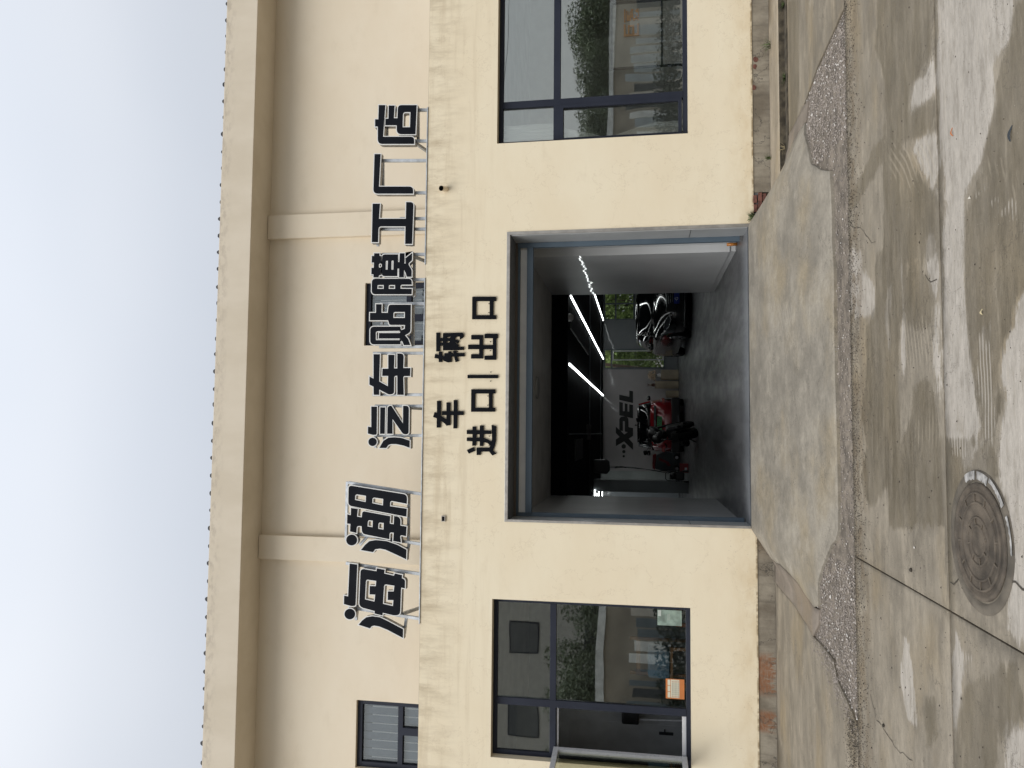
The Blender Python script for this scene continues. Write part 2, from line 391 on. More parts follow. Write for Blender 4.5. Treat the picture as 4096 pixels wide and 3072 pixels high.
# ------------------------------------------------------------------ the yard
G = -.02
def hz(x, y):
    """height of the paved ground: the ramp rises to the door sill, the right side dips to the apron"""
    z = G
    if y <= 0.05:
        dx = max(0, -1.17-x, x-2.64); yy = max(0., -y)
        t = math.sqrt((yy/3.13)**2+(dx/(.42+.1*yy))**2)
        z += .27*max(0., 1-t)
    if x > 2.6: z -= .085*min(1, (x-2.6)/.8)*max(0., min(1, (y+2.6)/1.85))
    return z
def P2G(x, y):
    z = G
    for _ in range(12):
        p = onZ(x, y, z)
        if p[1] > 0: p = onY(x, y, 0.0); break
        z = .5*z+.5*hz(p[0], p[1])
    return (float(p[0]), float(min(p[1], 0)))
def zm(ox, oy, s): return lambda x, y: (ox+x/s, oy+y/s)
z5, z6, z7 = zm(2900, 0, 1.659), zm(2900, 900, 1.659), zm(2900, 1800, 1.3043)
def gp(zf, pts): return [tuple(onZ(*zf(*p), G)[:2]) for p in pts]
WETP = [
 gp(z6, [(1590, -60), (2300, -60), (2300, 380), (1984, 430), (1930, 520), (1920, 650), (1850, 780), (1800, 1100), (1850, 1120), (1850, 1290), (1790, 1330), (1780, 1450), (1820, 1660), (1740, 1700), (1720, 1500), (1640, 950), (1610, 700), (1590, 400)]),
 gp(z6, [(1000, 150), (1060, 180), (1120, 60), (1190, 100), (1200, 560), (1160, 700), (1150, 1000), (1160, 1300), (1180, 1480), (1110, 1700), (960, 1900), (900, 1700), (940, 1450), (900, 1250), (940, 1000), (930, 700), (990, 560)]),
 gp(z6, [(1200, 200), (1330, 330), (1390, 500), (1380, 650), (1300, 700), (1210, 660), (1190, 400)]),
 gp(z6, [(1250, 1100), (1330, 1000), (1380, 1100), (1440, 1450), (1450, 1800), (1140, 1900), (1190, 1400), (1240, 1250)]),
 gp(z5, [(1010, -80), (1390, -80), (1380, 330), (1290, 500), (1230, 560), (1220, 740), (1150, 820), (1060, 860), (1050, 500), (1000, 300)]),
 gp(z5, [(1060, 840), (1400, 650), (1415, 860), (1230, 940), (1100, 1000)]),
 gp(z5, [(1050, 900), (1140, 960), (1400, 1280), (1430, 1400), (1430, 1720), (1060, 1720), (1050, 1300), (1050, 1060), (820, 1440), (820, 1320), (1000, 960)]),
 gp(z5, [(1984, -100), (2300, -100), (2300, 1800), (1640, 1800), (1600, 1400), (1690, 1150), (1730, 950), (1800, 700), (1800, 430), (1890, 300), (1930, 0)]),
 gp(z7, [(830, -60), (1150, -60), (1160, 400), (860, 410)]),
 gp(z7, [(1140, -60), (1300, -60), (1260, 300), (1190, 420), (1180, 800), (1150, 800)]),
 gp(z7, [(1230, 1250), (1500, 1100), (1600, 1400), (1440, 1500), (1420, 1700), (1200, 1700)]),
 gp(z7, [(1040, 1300), (1100, 1300), (1110, 1520), (1050, 1560)]),
 gp(z5, [(370, 0), (455, 0), (455, 640), (440, 800), (375, 900)]),
]
DRYP = [
 gp(z6, [(1455, -60), (1590, -60), (1590, 450), (1610, 700), (1640, 950), (1700, 1300), (1715, 1450), (1600, 1380), (1500, 1500), (1470, 1400), (1450, 1000), (1445, 500)]),
 gp(z5, [(1412, -80), (1930, -80), (1880, 300), (1790, 420), (1790, 700), (1730, 950), (1690, 1100), (1640, 1200), (1590, 1250), (1585, 1700), (1500, 1700), (1450, 1150), (1430, 950), (1415, 600)]),
 gp(z6, [(2300, 380), (1984, 430), (1930, 520), (1920, 650), (1850, 800), (1820, 1000), (1860, 1100), (1850, 1280), (1820, 1400), (1820, 1750), (2300, 1800)]),
 gp(z6, [(1700, 640), (1745, 640), (1765, 720), (1725, 870), (1700, 800)]),
 gp(z6, [(1160, 170), (1185, 330), (1190, 640), (1205, 900), (1180, 1100), (1165, 800), (1175, 500)]),
 gp(z6, [(1340, 60), (1400, 60), (1420, 330), (1430, 700), (1440, 1300), (1400, 1100), (1385, 900), (1395, 500), (1330, 250)]),
 gp(z6, [(1085, 380), (1105, 400), (1100, 860), (1085, 850), (1060, 600)]),
 gp(z5, [(1230, 950), (1290, 910), (1400, 870), (1415, 1130), (1330, 1180), (1290, 1080)]),
 gp(z5, [(1240, 560), (1310, 510), (1395, 380), (1400, 620), (1330, 680), (1230, 740)]),
 gp(z5, [(1330, 1180), (1400, 1120), (1415, 1330), (1370, 1280)]),
 gp(z7, [(925, 960), (960, 1000), (990, 1250), (1000, 1450), (950, 1400), (920, 1200)]),
 gp(z7, [(1205, 950), (1260, 1080), (1240, 1300), (1200, 1500), (1180, 1300)]),
 gp(z7, [(1460, 1430), (1620, 1420), (1620, 1720), (1470, 1720)]),
 gp(z7, [(1440, -60), (1700, -60), (1700, 900), (1540, 1010), (1480, 950), (1490, 700), (1480, 400), (1450, 200)]),
 gp(z7, [(1240, -60), (1300, -60), (1290, 90), (1235, 110)]),
 gp(z5, [(820, 1659), (900, 1659), (920, 1800), (1000, 1900), (1000, 2100), (830, 2100)]),
]
TREADP = [gp(z6, [(1650, 760), (1700, 700), (1790, 850), (1780, 1100), (1800, 1300), (1770, 1520), (1715, 1500), (1690, 1200)]),
          gp(z5, [(1440, 940), (1600, 960), (1620, 1010), (1450, 1010)]), gp(z5, [(1640, 1180), (1984, 1380), (1984, 1520), (1640, 1300)]),
          gp(z6, [(1490, 1380), (1600, 1350), (1600, 1560), (1500, 1560)]), gp(z7, [(1190, 940), (1300, 1080), (1290, 1200), (1200, 1100)])]
SCUFFP = [gp(z6, [(1150, 620), (1430, 560), (1430, 900), (1180, 1050)]), gp(z6, [(1180, 1280), (1440, 1200), (1440, 1560), (1250, 1500)]),
          gp(z5, [(1050, 950), (1400, 850), (1420, 1300), (1100, 1250)]), gp(z6, [(180, 440), (520, 500), (520, 700), (180, 640)]), gp(z5, [(1740, 1020), (2000, 1100), (2000, 1400), (1740, 1200)])]
def paved(name, poly, mat, zf=hz, step=.075, win=(-3.6, 5.2, -7.2, 0.05), parent=None, off=0.0, jag=0.0, skirt=.05):
    pts = []
    n = len(poly)
    for i in range(n):
        a = np.array(poly[i]); b = np.array(poly[(i+1) % n]); L = np.hypot(*(b-a)); m = max(1, int(L/step)) if L < 12 else max(1, int(L/.5))
        for j in range(m):
            q = a+(b-a)*j/m
            if jag and 0 < j: q = q+rng.normal(0, jag, 2)
            pts.append(q)
    nb = len(pts); P = np.array(pts); x0, y0 = P.min(0); x1, y1 = P.max(0)
    gx = np.arange(max(x0, win[0]), min(x1, win[1]), step); gy = np.arange(max(y0, win[2]), min(y1, win[3]), step)
    if len(gx) and len(gy):
        g = np.stack(np.meshgrid(gx+.013, gy+.017), -1).reshape(-1, 2)
        s = sdf_raw(g, P); g = g[s > step*.35]; allp = np.vstack([P, g])
    else: allp = P
    vs, es, fs, *_ = delaunay_2d_cdt([Vector(map(float, q)) for q in allp], [(i, (i+1) % nb) for i in range(nb)], [], 1, 1e-5)
    V = [(v.x, v.y, zf(v.x, v.y)+off) for v in vs]; F = [tuple(f) for f in fs]
    me = bpy.data.meshes.new(name)
    if skirt:
        cnt = {}
        for f in F:
            for i in range(len(f)):
                e = (f[i], f[(i+1) % len(f)]); kk = tuple(sorted(e)); cnt.setdefault(kk, []).append(e)
        b0 = len(V); mapp = {}
        for kk, l in cnt.items():
            if len(l) == 1:
                a, b = l[0]
                for q in (a, b):
                    if q not in mapp: mapp[q] = len(V); V.append((V[q][0], V[q][1], V[q][2]-skirt))
                F.append((b, a, mapp[a], mapp[b]))
    me.from_pydata(V, [], F)
    for p in me.polygons: p.use_smooth = len(p.vertices) == 3
    attr_setup(me, np.array(V)); me.materials.append(mat)
    o = bpy.data.objects.new(name, me); link(o, parent)
    if parent is None: o['kind'] = 'structure'
    return o
def sdf_raw(q, P):
    n = len(P); d = np.full(len(q), 9.); ins = np.zeros(len(q), bool)
    for i in range(n):
        a = P[i]; b = P[(i+1) % n]; ab = b-a; L = max((ab**2).sum(), 1e-9)
        tt = np.clip(((q-a)@ab)/L, 0, 1); d = np.minimum(d, np.hypot(*(q-(a+tt[:, None]*ab)).T))
        c = ((a[1] > q[:, 1]) != (b[1] > q[:, 1]))
        with np.errstate(divide='ignore', invalid='ignore'): xx = (b[0]-a[0])*(q[:, 1]-a[1])/(b[1]-a[1])+a[0]
        ins ^= c & (q[:, 0] < xx)
    return np.where(ins, d, -d)
gflat = lambda x, y: G
tag(box('ground', M('far_ground', (.22, .20, .17), .85, world=True, vs=.4, var=.3), (-300, 300, -300, 300, -.4, -.135)), kind='structure')
JX, JY = -.93, -5.445
pv = [paved('concrete_slab', [(-9, JY+.006), (JX-.005, JY+.006), (JX-.005, -3.615), (-9, -3.615)], CONC, gflat),
      paved('concrete_slab', [(JX+.005, JY+.006), (9, JY+.006), (9, -3.615), (JX+.005, -3.615)], CONC, gflat),
      paved('concrete_slab', [(-9, -14), (JX-.025, -14), (JX-.005, JY-.006), (-9, JY-.006)], CONC, gflat),
      paved('concrete_slab', [(JX-.015, -14), (9, -14), (9, JY-.006), (JX+.005, JY-.006)], CONC, gflat)]
rampL = [(3049, 2155), (3070, 2205), (3079, 2222), (3095, 2229), (3122, 2259), (3161, 2298), (3191, 2332), (3221, 2380), (3257, 2428), (3274, 2419), (3272, 2330), (3287, 2270), (3324, 2180), (3342, 2160), (3352, 2120), (3352, 2000), (3346, 1684), (3337, 1382), (3335, 1080), (3327, 960)]
rampR = [(3327, 844), (3318, 684), (3286, 681), (3243, 657), (3228, 579), (3219, 490), (3165, 579), (3123, 681), (3063, 770), (3030, 850)]
ramp_poly = [(2.64, .03), (-1.17, .03)]+[P2G(*p) for p in rampL+rampR]
ramp = paved('ramp', ramp_poly, CONC_R, jag=.004, step=.07)
mr = [P2G(*p) for p in [(3060, 775), (3072, 711), (3129, 579), (3213, 422), (3230, 405), (3222, 488), (3168, 579), (3126, 681)]]
ml = [P2G(*p) for p in [(3079, 2224), (3083, 2256), (3097, 2325), (3131, 2368), (3173, 2416), (3227, 2500), (3250, 2545), (3272, 2500), (3274, 2440), (3257, 2430), (3221, 2382), (3191, 2334), (3161, 2300), (3122, 2261), (3095, 2231)]]
paved('mortar_patch', mr, MORTAR, off=-.004, jag=.002); paved('mortar_patch', ml, MORTAR, off=-.004, jag=.002)
gl_edge = [P2G(*p) for p in [(3131, 2369), (3173, 2418), (3227, 2502), (3250, 2547), (3300, 2600), (3330, 2640), (3345, 2720), (3395, 2830), (3425, 2900)]]
gl_poly = [(-9, 0.0), (-1.5, 0.0), P2G(3100, 2330)]+gl_edge+[(gl_edge[-1][0]-.1, -3.605), (-9, -3.605)]
paved('concrete_apron', gl_poly, CONC, off=-.008, jag=.002)
gr_edge = [P2G(*p) for p in [(3127, 581), (3211, 423), (3292, 211), (3370, 36)]]
gr_poly = [(9, -.75), (3.16, -.75)]+gr_edge+[(gr_edge[-1][0]+.3, -3.605), (9, -3.605)]
paved('concrete_apron', gr_poly, CONC, off=-.008, jag=.002)
paved('drain_ledge', [(2.95, 0.0), (9, 0.0), (9, -.66), (2.95, -.655)], APRON, lambda x, y: -.030+y*.004, off=0, skirt=.12)
MOSS = M('mossy_dirt', (.075, .062, .042), .95, var=.55, vs=11, bump=.8, world=True)
tag(MB().box(2.9, 9, -.80, -.655, -.16, -.098).box(2.9, 9, -.668, -.650, -.14, -.0335).obj('soil_gutter', MOSS), kind='structure')
gb_ = paved('gravel_bed', [(-3.4, -3.66), (6.2, -3.66), (6.2, -2.9), (4.2, -2.2), (3.0, -1.6), (-2.4, -1.6), (-3.4, -2.4)], GRAV, off=-.026, skirt=0)
# loose gravel
cov = [np.array(ramp_poly), np.array(mr), np.array(ml), np.array(gl_poly), np.array(gr_poly)]
cand = np.stack([rng.uniform(-3.1, 5.6, 60000), rng.uniform(-3.62, -1.6, 60000)], -1)
ok = np.ones(len(cand), bool)
for c in cov: ok &= sdf_raw(cand, c) < .0
cand = cand[ok]
keep = (np.abs(cand[:, 0]-.7) > 1.75)*1.0; keep[keep == 0] = .16
cand = cand[rng.random(len(cand)) < keep]
gx = rng.uniform(-3, 4.5, 5200); spill = np.stack([gx, -3.6-np.abs(rng.normal(0, .16, 5200))], -1)
def stones(name, pts, mat, r0, r1, zf):
    mb = MB()
    for (x, y) in pts:
        r = rng.uniform(r0, r1)*(1 if rng.random() > .04 else 1.9); a = rng.uniform(0, 6.28); ca, sa = math.cos(a)*r, math.sin(a)*r; sx = rng.uniform(.5, .9)
        z = zf(x, y)+r*.12
        v = [(x+ca, y+sa, z), (x-sa*sx, y+ca*sx, z), (x-ca, y-sa, z), (x+sa*sx, y-ca*sx, z), (x+ca*.2, y-sa*.2, z+r*.7), (x, y, z-r*.4)]
        mb.add(v, [(0, 1, 4), (1, 2, 4), (2, 3, 4), (3, 0, 4), (1, 0, 5), (2, 1, 5), (3, 2, 5), (0, 3, 5)])
    return tag(mb.obj(name, mat, recalc=False), kind='stuff')
stones('gravel', cand[:-260], STONE, .0038, .0098, lambda x, y: hz(x, y)-.0225)
stones('gravel', cand[-260:], STONE2, .006, .013, lambda x, y: hz(x, y)-.021)
stones('grit', spill, DIRT, .003, .006, lambda x, y: G)

ed_ = []
for (ax, ay), (bx_, by_) in zip(gl_edge[3:-1], gl_edge[4:]):
    for _ in range(260):
        t = rng.random(); ed_.append((ax+(bx_-ax)*t-abs(rng.normal(0, .10)), ay+(by_-ay)*t+rng.normal(0, .07)))
for _ in range(900): ed_.append((gl_edge[-1][0]-abs(rng.normal(0, .45)), -3.45+rng.normal(0, .10)))
stones('grit', ed_[:1100], STONE, .003, .007, lambda x, y: hz(x, y)-.002); stones('grit', ed_[1100:], DIRT, .003, .006, lambda x, y: hz(x, y)-.002)

# cracks: shallow dark gaps running over the paving
def crack(px, name='crack', wd=.006, parent=None, amp=.012):
    P = [P2G(*p) for p in px]; q = []
    for a, b in zip(P[:-1], P[1:]):
        L = math.hypot(b[0]-a[0], b[1]-a[1]); m = max(1, int(L/.05))
        for j in range(m):
            t = j/m; q.append((a[0]+(b[0]-a[0])*t+rng.normal(0, amp*.5), a[1]+(b[1]-a[1])*t+rng.normal(0, amp*.5)))
    q.append(P[-1]); mb = MB(); vs = []
    for i, p in enumerate(q):
        d = np.array(q[min(i+1, len(q)-1)])-np.array(q[max(i-1, 0)]); d = d/max(1e-6, np.hypot(*d)); n_ = np.array([-d[1], d[0]])*wd*.5*rng.uniform(.4, 1.3)
        z = hz(*p)+.003
        vs += [(p[0]+n_[0], p[1]+n_[1], z), (p[0]-n_[0], p[1]-n_[1], z)]
    mb.add(vs, [(2*i, 2*i+1, 2*i+3, 2*i+2) for i in range(len(q)-1)])
    return mb.obj('crack', DIRT, parent, recalc=False)
crack([z7(1180, 690), z7(1200, 700), z7(1228, 665)], parent=pv[2], wd=.008)
crack([z7(1495, 680), z7(1520, 690), z7(1560, 720), z7(1600, 740)], parent=pv[3], wd=.009)
crack([z6(840, 10), z6(900, 20), z6(950, 80), z6(975, 120), z6(1000, 110)], parent=pv[1], wd=.005)
crack([z6(1330, 330), z6(1370, 385), z6(1410, 360)], parent=pv[1], wd=.005)
crack([z7(760, 1270), z7(790, 1400), z7(830, 1460), z7(900, 1560), z7(980, 1620), z7(990, 1659)], parent=pv[0], wd=.005)

# manhole
IRON = M('weathered_iron', (.092, .074, .055), .75, .05, var=.45, vs=9, bump=.5, bs=70)
MCX, MCY = -.51, -5.845
mh = thing('manhole_cover', 'round cast iron manhole cover with raised rings and spokes in a worn concrete collar', 'manhole', (MCX, MCY, G))
MB().lathe([(.345, .001), (.34, .007), (.30, .010), (.296, .004), (.290, .003)], n=72).obj('collar', M('collar_concrete', (.115, .098, .075), .8, var=.4, vs=7, bump=.4), mh, world=False)
MB().lathe([(.283, .004), (.281, .012), (.262, .013), (.26, .010), (.0, .010)], n=72).obj('lid', IRON, mh, world=False)
for r_ in (.232, .185, .115, .075):
    MB().lathe([(r_-.006, .010), (r_-.004, .0165), (r_+.004, .0165), (r_+.006, .010)], n=64).obj('ring', IRON, mh, world=False, recalc=True)
rb = MB().box(.08, .112, -.004, .004, .0095, .0158).mesh('rib'); rb.materials.append(IRON)
rb2 = MB().box(.189, .228, -.004, .004, .0095, .0158).mesh('rib'); rb2.materials.append(IRON)
for i in range(8):
    o = bpy.data.objects.new('rib', rb); link(o, mh); o.rotation_euler = (0, 0, i*math.pi/4+.2)
for i in range(12):
    o = bpy.data.objects.new('rib', rb2); link(o, mh); o.rotation_euler = (0, 0, i*math.pi/6+.1)
pw = M('pale_paint', (.30, .29, .275), .7, var=.5, vs=22)
for a0, a1, r0, r1 in ((.05, .42, .300, .340), (-.38, -.02, .296, .338), (-.95, -.42, .322, .343), (-1.62, -1.1, .330, .344)):
    q = MB(); n_ = 14; vs = []
    for i in range(n_+1):
        a = a0+(a1-a0)*i/n_; j = rng.normal(0, .004); vs += [((r0+j)*math.cos(a), (r0+j)*math.sin(a), .0125), (r1*math.cos(a), r1*math.sin(a), .0115)]
    q.add(vs, [(2*i, 2*i+1, 2*i+3, 2*i+2) for i in range(n_)]).obj('paint_splash', pw, mh, world=False, recalc=False)

# ------------------------------------------------------------------ the building
bld = thing('workshop_building', 'cream plastered workshop with a lower front block and deep eaves above', 'building', (0, 0, 0))
YU = 1.2; WT = .30; ZP = 4.456
LWX0, LWX1, RWX0, RWX1, WZ0, WZ1 = -4.165, -2.17, 3.865, 6.9, .98, 3.495
DX0, DX1, DZ0, DZ1 = -1.155, 2.635, .25, 3.325
# front wall of the lower block with its three openings
out = [(-9, .178), (DX0, .178), (DX0, DZ1), (DX1, DZ1), (DX1, .178), (9.5, .178), (9.5, ZP), (-9, ZP)]
MB().prism([out, [(LWX0, WZ0), (LWX1, WZ0), (LWX1, WZ1), (LWX0, WZ1)], [(RWX0, WZ0), (RWX1, WZ0), (RWX1, WZ1), (RWX0, WZ1)]], 0.0, WT).obj('front_wall', CREAM, bld)
box('plinth', PLINTH, (-9, DX0-.02, .012, .25, -.13, .185), bld)
box('plinth', PLINTH, (DX1+.42, 9.5, .012, .25, -.13, .185), bld)
box('plinth', M('broken_plinth', (.16, .13, .10), .9, var=.4, vs=12, bump=.8, world=True), (DX1-.02, DX1+.42, .06, .25, -.13, .185), bld)
for i, (bx, bz, bw) in enumerate([(2.82, .075, .11), (2.935, .02, .10), (2.93, .075, .115), (2.80, .13, .10), (2.915, .135, .10)]):
    q = MB().box(bx, bx+bw, -.012+.01*(i % 2), .08, bz, bz+.048).obj('brick', BRICK, bld, bevel=.004, seg=1)
for bx, bz, bw in ((4.38, .128, .075), (4.66, .118, .07), (4.745, .105, .085)):
    bl_ = [(bx+bw/2+bw*.5*rng.uniform(.65, 1.15)*math.cos(a_), bz+.028+.03*rng.uniform(.6, 1.15)*math.sin(a_)) for a_ in [2*math.pi*q_/11 for q_ in range(11)]]
    MB().prism([bl_], .006, .08).obj('brick', BRICK, bld)
box('parapet_top', PARAPET, (-9, 9.5, .01, YU, ZP-.12, ZP+.006), bld)
# upper storey
UWX0, UWX1, CWX0, CWX1, UZ1 = -4.98, -4.0, 1.29, 2.255, 5.76
ZS = 7.352; YF = .6
MB().prism([[(-11, 4.3), (12, 4.3), (12, ZS+.3), (-11, ZS+.3)], [(UWX0, 4.55), (UWX1, 4.55), (UWX1, UZ1), (UWX0, UZ1)], [(CWX0, 4.55), (CWX1, 4.55), (CWX1, UZ1), (CWX0, UZ1)]], YU, YU+.28).obj('upper_wall', CREAM2, bld)
for a, b in ((2.97, 3.344), (-1.972, -1.61), (-9.2, -8.84), (8.0, 8.36)):
    box('pilaster', CREAM2, (a, b, YU-.09, YU+.01, ZP, ZS-.005), bld, bevel=.006)
def fasciamat():
    m, t, p, o = newmat('eaves_plaster'); k = NT(t); v = k.pos(); x, y, z = k.sep(v)
    c = k.mix(k.step(k.noise(k.map(v, (1, 1, .4)), 1.6, 6, .6), .3, .7), (.585, .515, .405), (.65, .58, .47))
    e = k.math('MULTIPLY', k.step(z, 7.62, 7.86), k.step(k.noise(k.map(v, (1, 1, 2.0)), 7, 7, .68), .44, .64))
    c = k.mix(k.math('MULTIPLY', e, .55), c, (.36, .31, .25))
    k.put(p.inputs['Base Color'], c); p.inputs['Roughness'].default_value = .85
    k.put(p.inputs['Normal'], k.bump(k.noise(v, 40, 6), .12, .01)); return m
FAS = fasciamat()
box('eaves_fascia', FAS, (-12, 13, YF, 2.2, ZS, 7.862), bld, bevel=.008)
tile = MB().prism([[(-.045, 0), (-.03, .032), (-.012, .046), (.018, .046), (.034, .028), (.045, 0)]], -.0, .5).mesh('roof_tile'); tile.materials.append(TILE)
for i in range(62):
    o = bpy.data.objects.new('roof_tile', tile); link(o, bld); o.location = (-8.2+i*.2588+rng.normal(0, .008), YF+.02+rng.uniform(0, .02), 7.858+rng.normal(0, .002)); o.scale = (rng.uniform(.8, 1.1), 1, rng.uniform(.75, 1.15))
# back faces and top so that the block is closed from every side
CLOSE = M('rear_render', (.5, .45, .36), .9, world=True)
box('roof_slab', CLOSE, (-10.9, 11.9, 2.3, 18.6, 7.5, 7.8), bld)

def window(name, x0, x1, z0, z1, yf, parent, fr=.06, dp=.06, glass=GLASS, mull=(), trans=None, sashes=()):
    """aluminium window as a part of the building: frame, mullions, panes are its sub-parts.
    mull: vertical bars (x, half width, z0, z1); trans: horizontal bars (z, half, x0, x1); sashes: inner frames (x0,x1,z0,z1)"""
    wn = bpy.data.objects.new(name, None); link(wn, parent); wn.location = ((x0+x1)/2, yf, z0)
    def bx(nm, b, mat=FRAME, bev=.004): return box(nm, mat, b, wn, bevel=bev)
    bx('frame_bar', (x0, x1, yf, yf+dp, z1-fr, z1)); bx('frame_bar', (x0, x1, yf, yf+dp, z0, z0+fr))
    bx('frame_bar', (x0, x0+fr, yf, yf+dp, z0+fr, z1-fr)); bx('frame_bar', (x1-fr, x1, yf, yf+dp, z0+fr, z1-fr))
    for (x, h, a, b) in mull: bx('mullion', (x-h, x+h, yf-.006, yf+dp-.004, a, b))
    for (z, h, a, b) in (trans or ()): bx('transom', (a, b, yf-.003, yf+dp-.002, z-h, z+h))
    for (a, b, c, d) in sashes:
        s_ = .045
        q = MB().prism([[(a, c), (b, c), (b, d), (a, d)], [(a+s_, c+s_), (b-s_, c+s_), (b-s_, d-s_), (a+s_, d-s_)]], yf-.016, yf+.02)
        q.obj('sash', FRAME, wn, bevel=.003, seg=1)
    return wn
def pane(wn, x0, x1, z0, z1, yp, mat=GLASS): return box('pane', mat, (x0, x1, yp, yp+.006, z0, z1), wn)
YW = .12
lw = window('window', LWX0, LWX1, WZ0, WZ1, YW, bld, fr=.055, mull=((-3.488, .046, WZ0+.055, WZ1-.055),), trans=((2.712, .040, LWX0+.055, LWX1-.055),))
pane(lw, -3.44, -2.225, 2.75, 3.44, YW+.03); pane(lw, -3.44, -2.225, 1.035, 2.672, YW+.03); pane(lw, LWX0+.055, -3.535, 2.75, 3.44, YW+.03)
# the open casement on the left: white inner frame and a leaf swung out
box('inner_frame', WHITEF, (-3.53, -3.505, YW+.03, YW+.07, 1.04, 2.66), lw, bevel=.003)
box('inner_frame', WHITEF, (-4.10, -3.53, YW+.03, YW+.07, 1.035, 1.085), lw, bevel=.003)
box('inner_frame', WHITEF, (-4.10, -3.53, YW+.035, YW+.07, 2.64, 2.66), lw, bevel=.003)
leaf = thing('window_leaf', 'open casement with white inner frame and white handle, swung out at the left window', 'window leaf', (-4.055, YW-.015, 1.03), RAD(-97))
def lbox(nm, mat, b, parent=leaf, bev=.004): return MB().box(*b).obj(nm, mat, parent, world=False, bevel=bev)
LW_ = .60
for b in ((0, LW_, .0, .045, 0, .065), (0, LW_, .0, .045, 1.60, 1.665), (0, .065, 0, .045, .065, 1.60), (LW_-.065, LW_, 0, .045, .065, 1.60)): lbox('leaf_frame', WHITEF, b)
for b in ((0, LW_, -.028, -.001, -.006, .06), (0, LW_, -.028, -.001, 1.605, 1.671), (0, .06, -.028, -.001, .06, 1.605), (LW_-.06, LW_, -.028, -.001, .06, 1.605)): lbox('outer_frame', FRAME, b)
lbox('pane', glassmat('casement_glass', (.86, .87, .80), .03, blend=.12), (.065, LW_-.065, .01, .016, .065, 1.60), bev=0)
hd = MB().box(LW_-.05, LW_-.02, .045, .06, .62, .72).obj('handle', WHITEF, leaf, world=False, bevel=.004); MB().bar((LW_-.035, .08, .69), (LW_-.035, .08, .54), .018, .016).obj('lever', WHITEF, hd, world=False)
rw = window('window', RWX0, RWX1, WZ0, WZ1, YW, bld, fr=.06, mull=((4.437, .046, WZ0+.06, WZ1-.06), (6.3, .046, WZ0+.06, WZ1-.06)), trans=((2.70, .046, RWX0+.06, RWX1-.06),), sashes=((3.89, 4.395, 1.055, 2.655),))
for a, b in ((RWX0+.06, 4.39), (4.485, 6.25), (6.35, RWX1-.06)): pane(rw, a, b, 2.747, 3.435, YW+.03)
for a, b in ((RWX0+.06, 4.39), (4.485, 6.25), (6.35, RWX1-.06)): pane(rw, a, b, 1.04, 2.652, YW+.03)
BRONZE = M('dark_upper_frame', (.028, .032, .045), .45, .1)
YV = YU+.06
uw = window('window', UWX0, UWX1, 4.55, UZ1, YV, bld, fr=.075, trans=((5.095, .038, UWX0+.075, UWX1-.07),), mull=((-4.43, .055, 4.62, 5.06),))
pane(uw, UWX0+.07, UWX1-.01, 4.6, 5.70, YV+.04, GLASSU)
cw = window('window', CWX0, CWX1, 4.55, UZ1, YV, bld, fr=.075, trans=((5.077, .038, CWX0+.075, CWX1-.07),), mull=((1.72, .05, 4.62, 5.04),))
pane(cw, CWX0+.07, CWX1-.01, 4.6, 5.70, YV+.04, GLASSU)
BLIND = M('grey_blind_slat', (.21, .25, .31), .75, var=.04)
BGAP = M('painted_gap_light', (.92, .94, .93), .6, var=.02)  # light through the slat gaps, painted as near-white strips
for (x0, x1, lb) in ((UWX0, UWX1, 'blue grey vertical blind behind the upper left window'), (CWX0, CWX1, 'blue grey vertical blind behind the upper window half hidden by the sign characters')):
    bl = thing('vertical_blind', lb, 'blind', ((x0+x1)/2, YV+.1, 4.5))
    n_ = 8; sw = (x1-x0)/n_
    for i in range(n_):
        a = x0+i*sw
        s_ = box('slat', BLIND, (a, a+sw*.88, YV+.10, YV+.103, 4.5, 5.72), bl)
        box('slat_gap_light', BGAP, (a+sw*.88, a+sw-.0005, YV+.092, YV+.106, 4.5, 5.56), bl)
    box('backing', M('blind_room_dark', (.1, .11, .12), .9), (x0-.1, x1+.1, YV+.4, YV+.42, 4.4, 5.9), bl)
# pipes through the wall
pc = M('cream_pipe', (.70, .60, .46), .5, var=.15)
pp = thing('drain_pipe', 'short cream round pipe stub sticking out of the wall right of the door', 'pipe', (3.27, 0, 4.19))
MB().tube([(0, .1, 0), (0, -.0, .0), (-.025, -.13, .035)], .036, 16, caps=False).obj('pipe', pc, pp, world=False)
MB().tube([(-.0005, -.0, .0005), (-.0253, -.131, .0352)], .031, 16, caps=False).obj('bore', M('pipe_bore', (.03, .028, .025), .8), pp, world=False)
MB().lathe([(.031, -.002), (.0, -.002)], (0, 0.0, 0), 16, 'y').obj('plug', DIRT, pp, world=False)
sp_ = thing('square_drain_hole', 'small dark square drain spout in the wall left of the door', 'drain hole', (-1.155, 0, 4.155))
MB().prism([[(-.038, -.022), (.038, -.022), (.038, .03), (-.038, .03)], [(-.03, -.015), (.03, -.015), (.03, .023), (-.03, .023)]], -.022, .0).obj('rim', M('spout_rim', (.45, .42, .38), .5), sp_, world=False)
MB().box(-.03, .03, -.008, -.003, -.015, .023).obj('opening', M('hole_black', (.004, .004, .005), .9), sp_, world=False)
# steel rail along the parapet edge, in two runs
def wx(y, x=1695): return float(onY(x, y)[0])
for a, b, l in ((wx(1058), wx(430), 'thin pale steel rail on the parapet under the right-hand sign characters'), (wx(2496), wx(1112), 'long pale steel rail on the parapet under the left and middle sign characters')):
    rl = thing('mounting_rail', l, 'rail', ((a+b)/2, 0, ZP))
    box('rail', GALV, (a, b, -.010, .03, ZP+.006, ZP+.016), rl); box('lip', GALV, (a, b, -.014, -.010, ZP+.004, ZP+.016), rl)

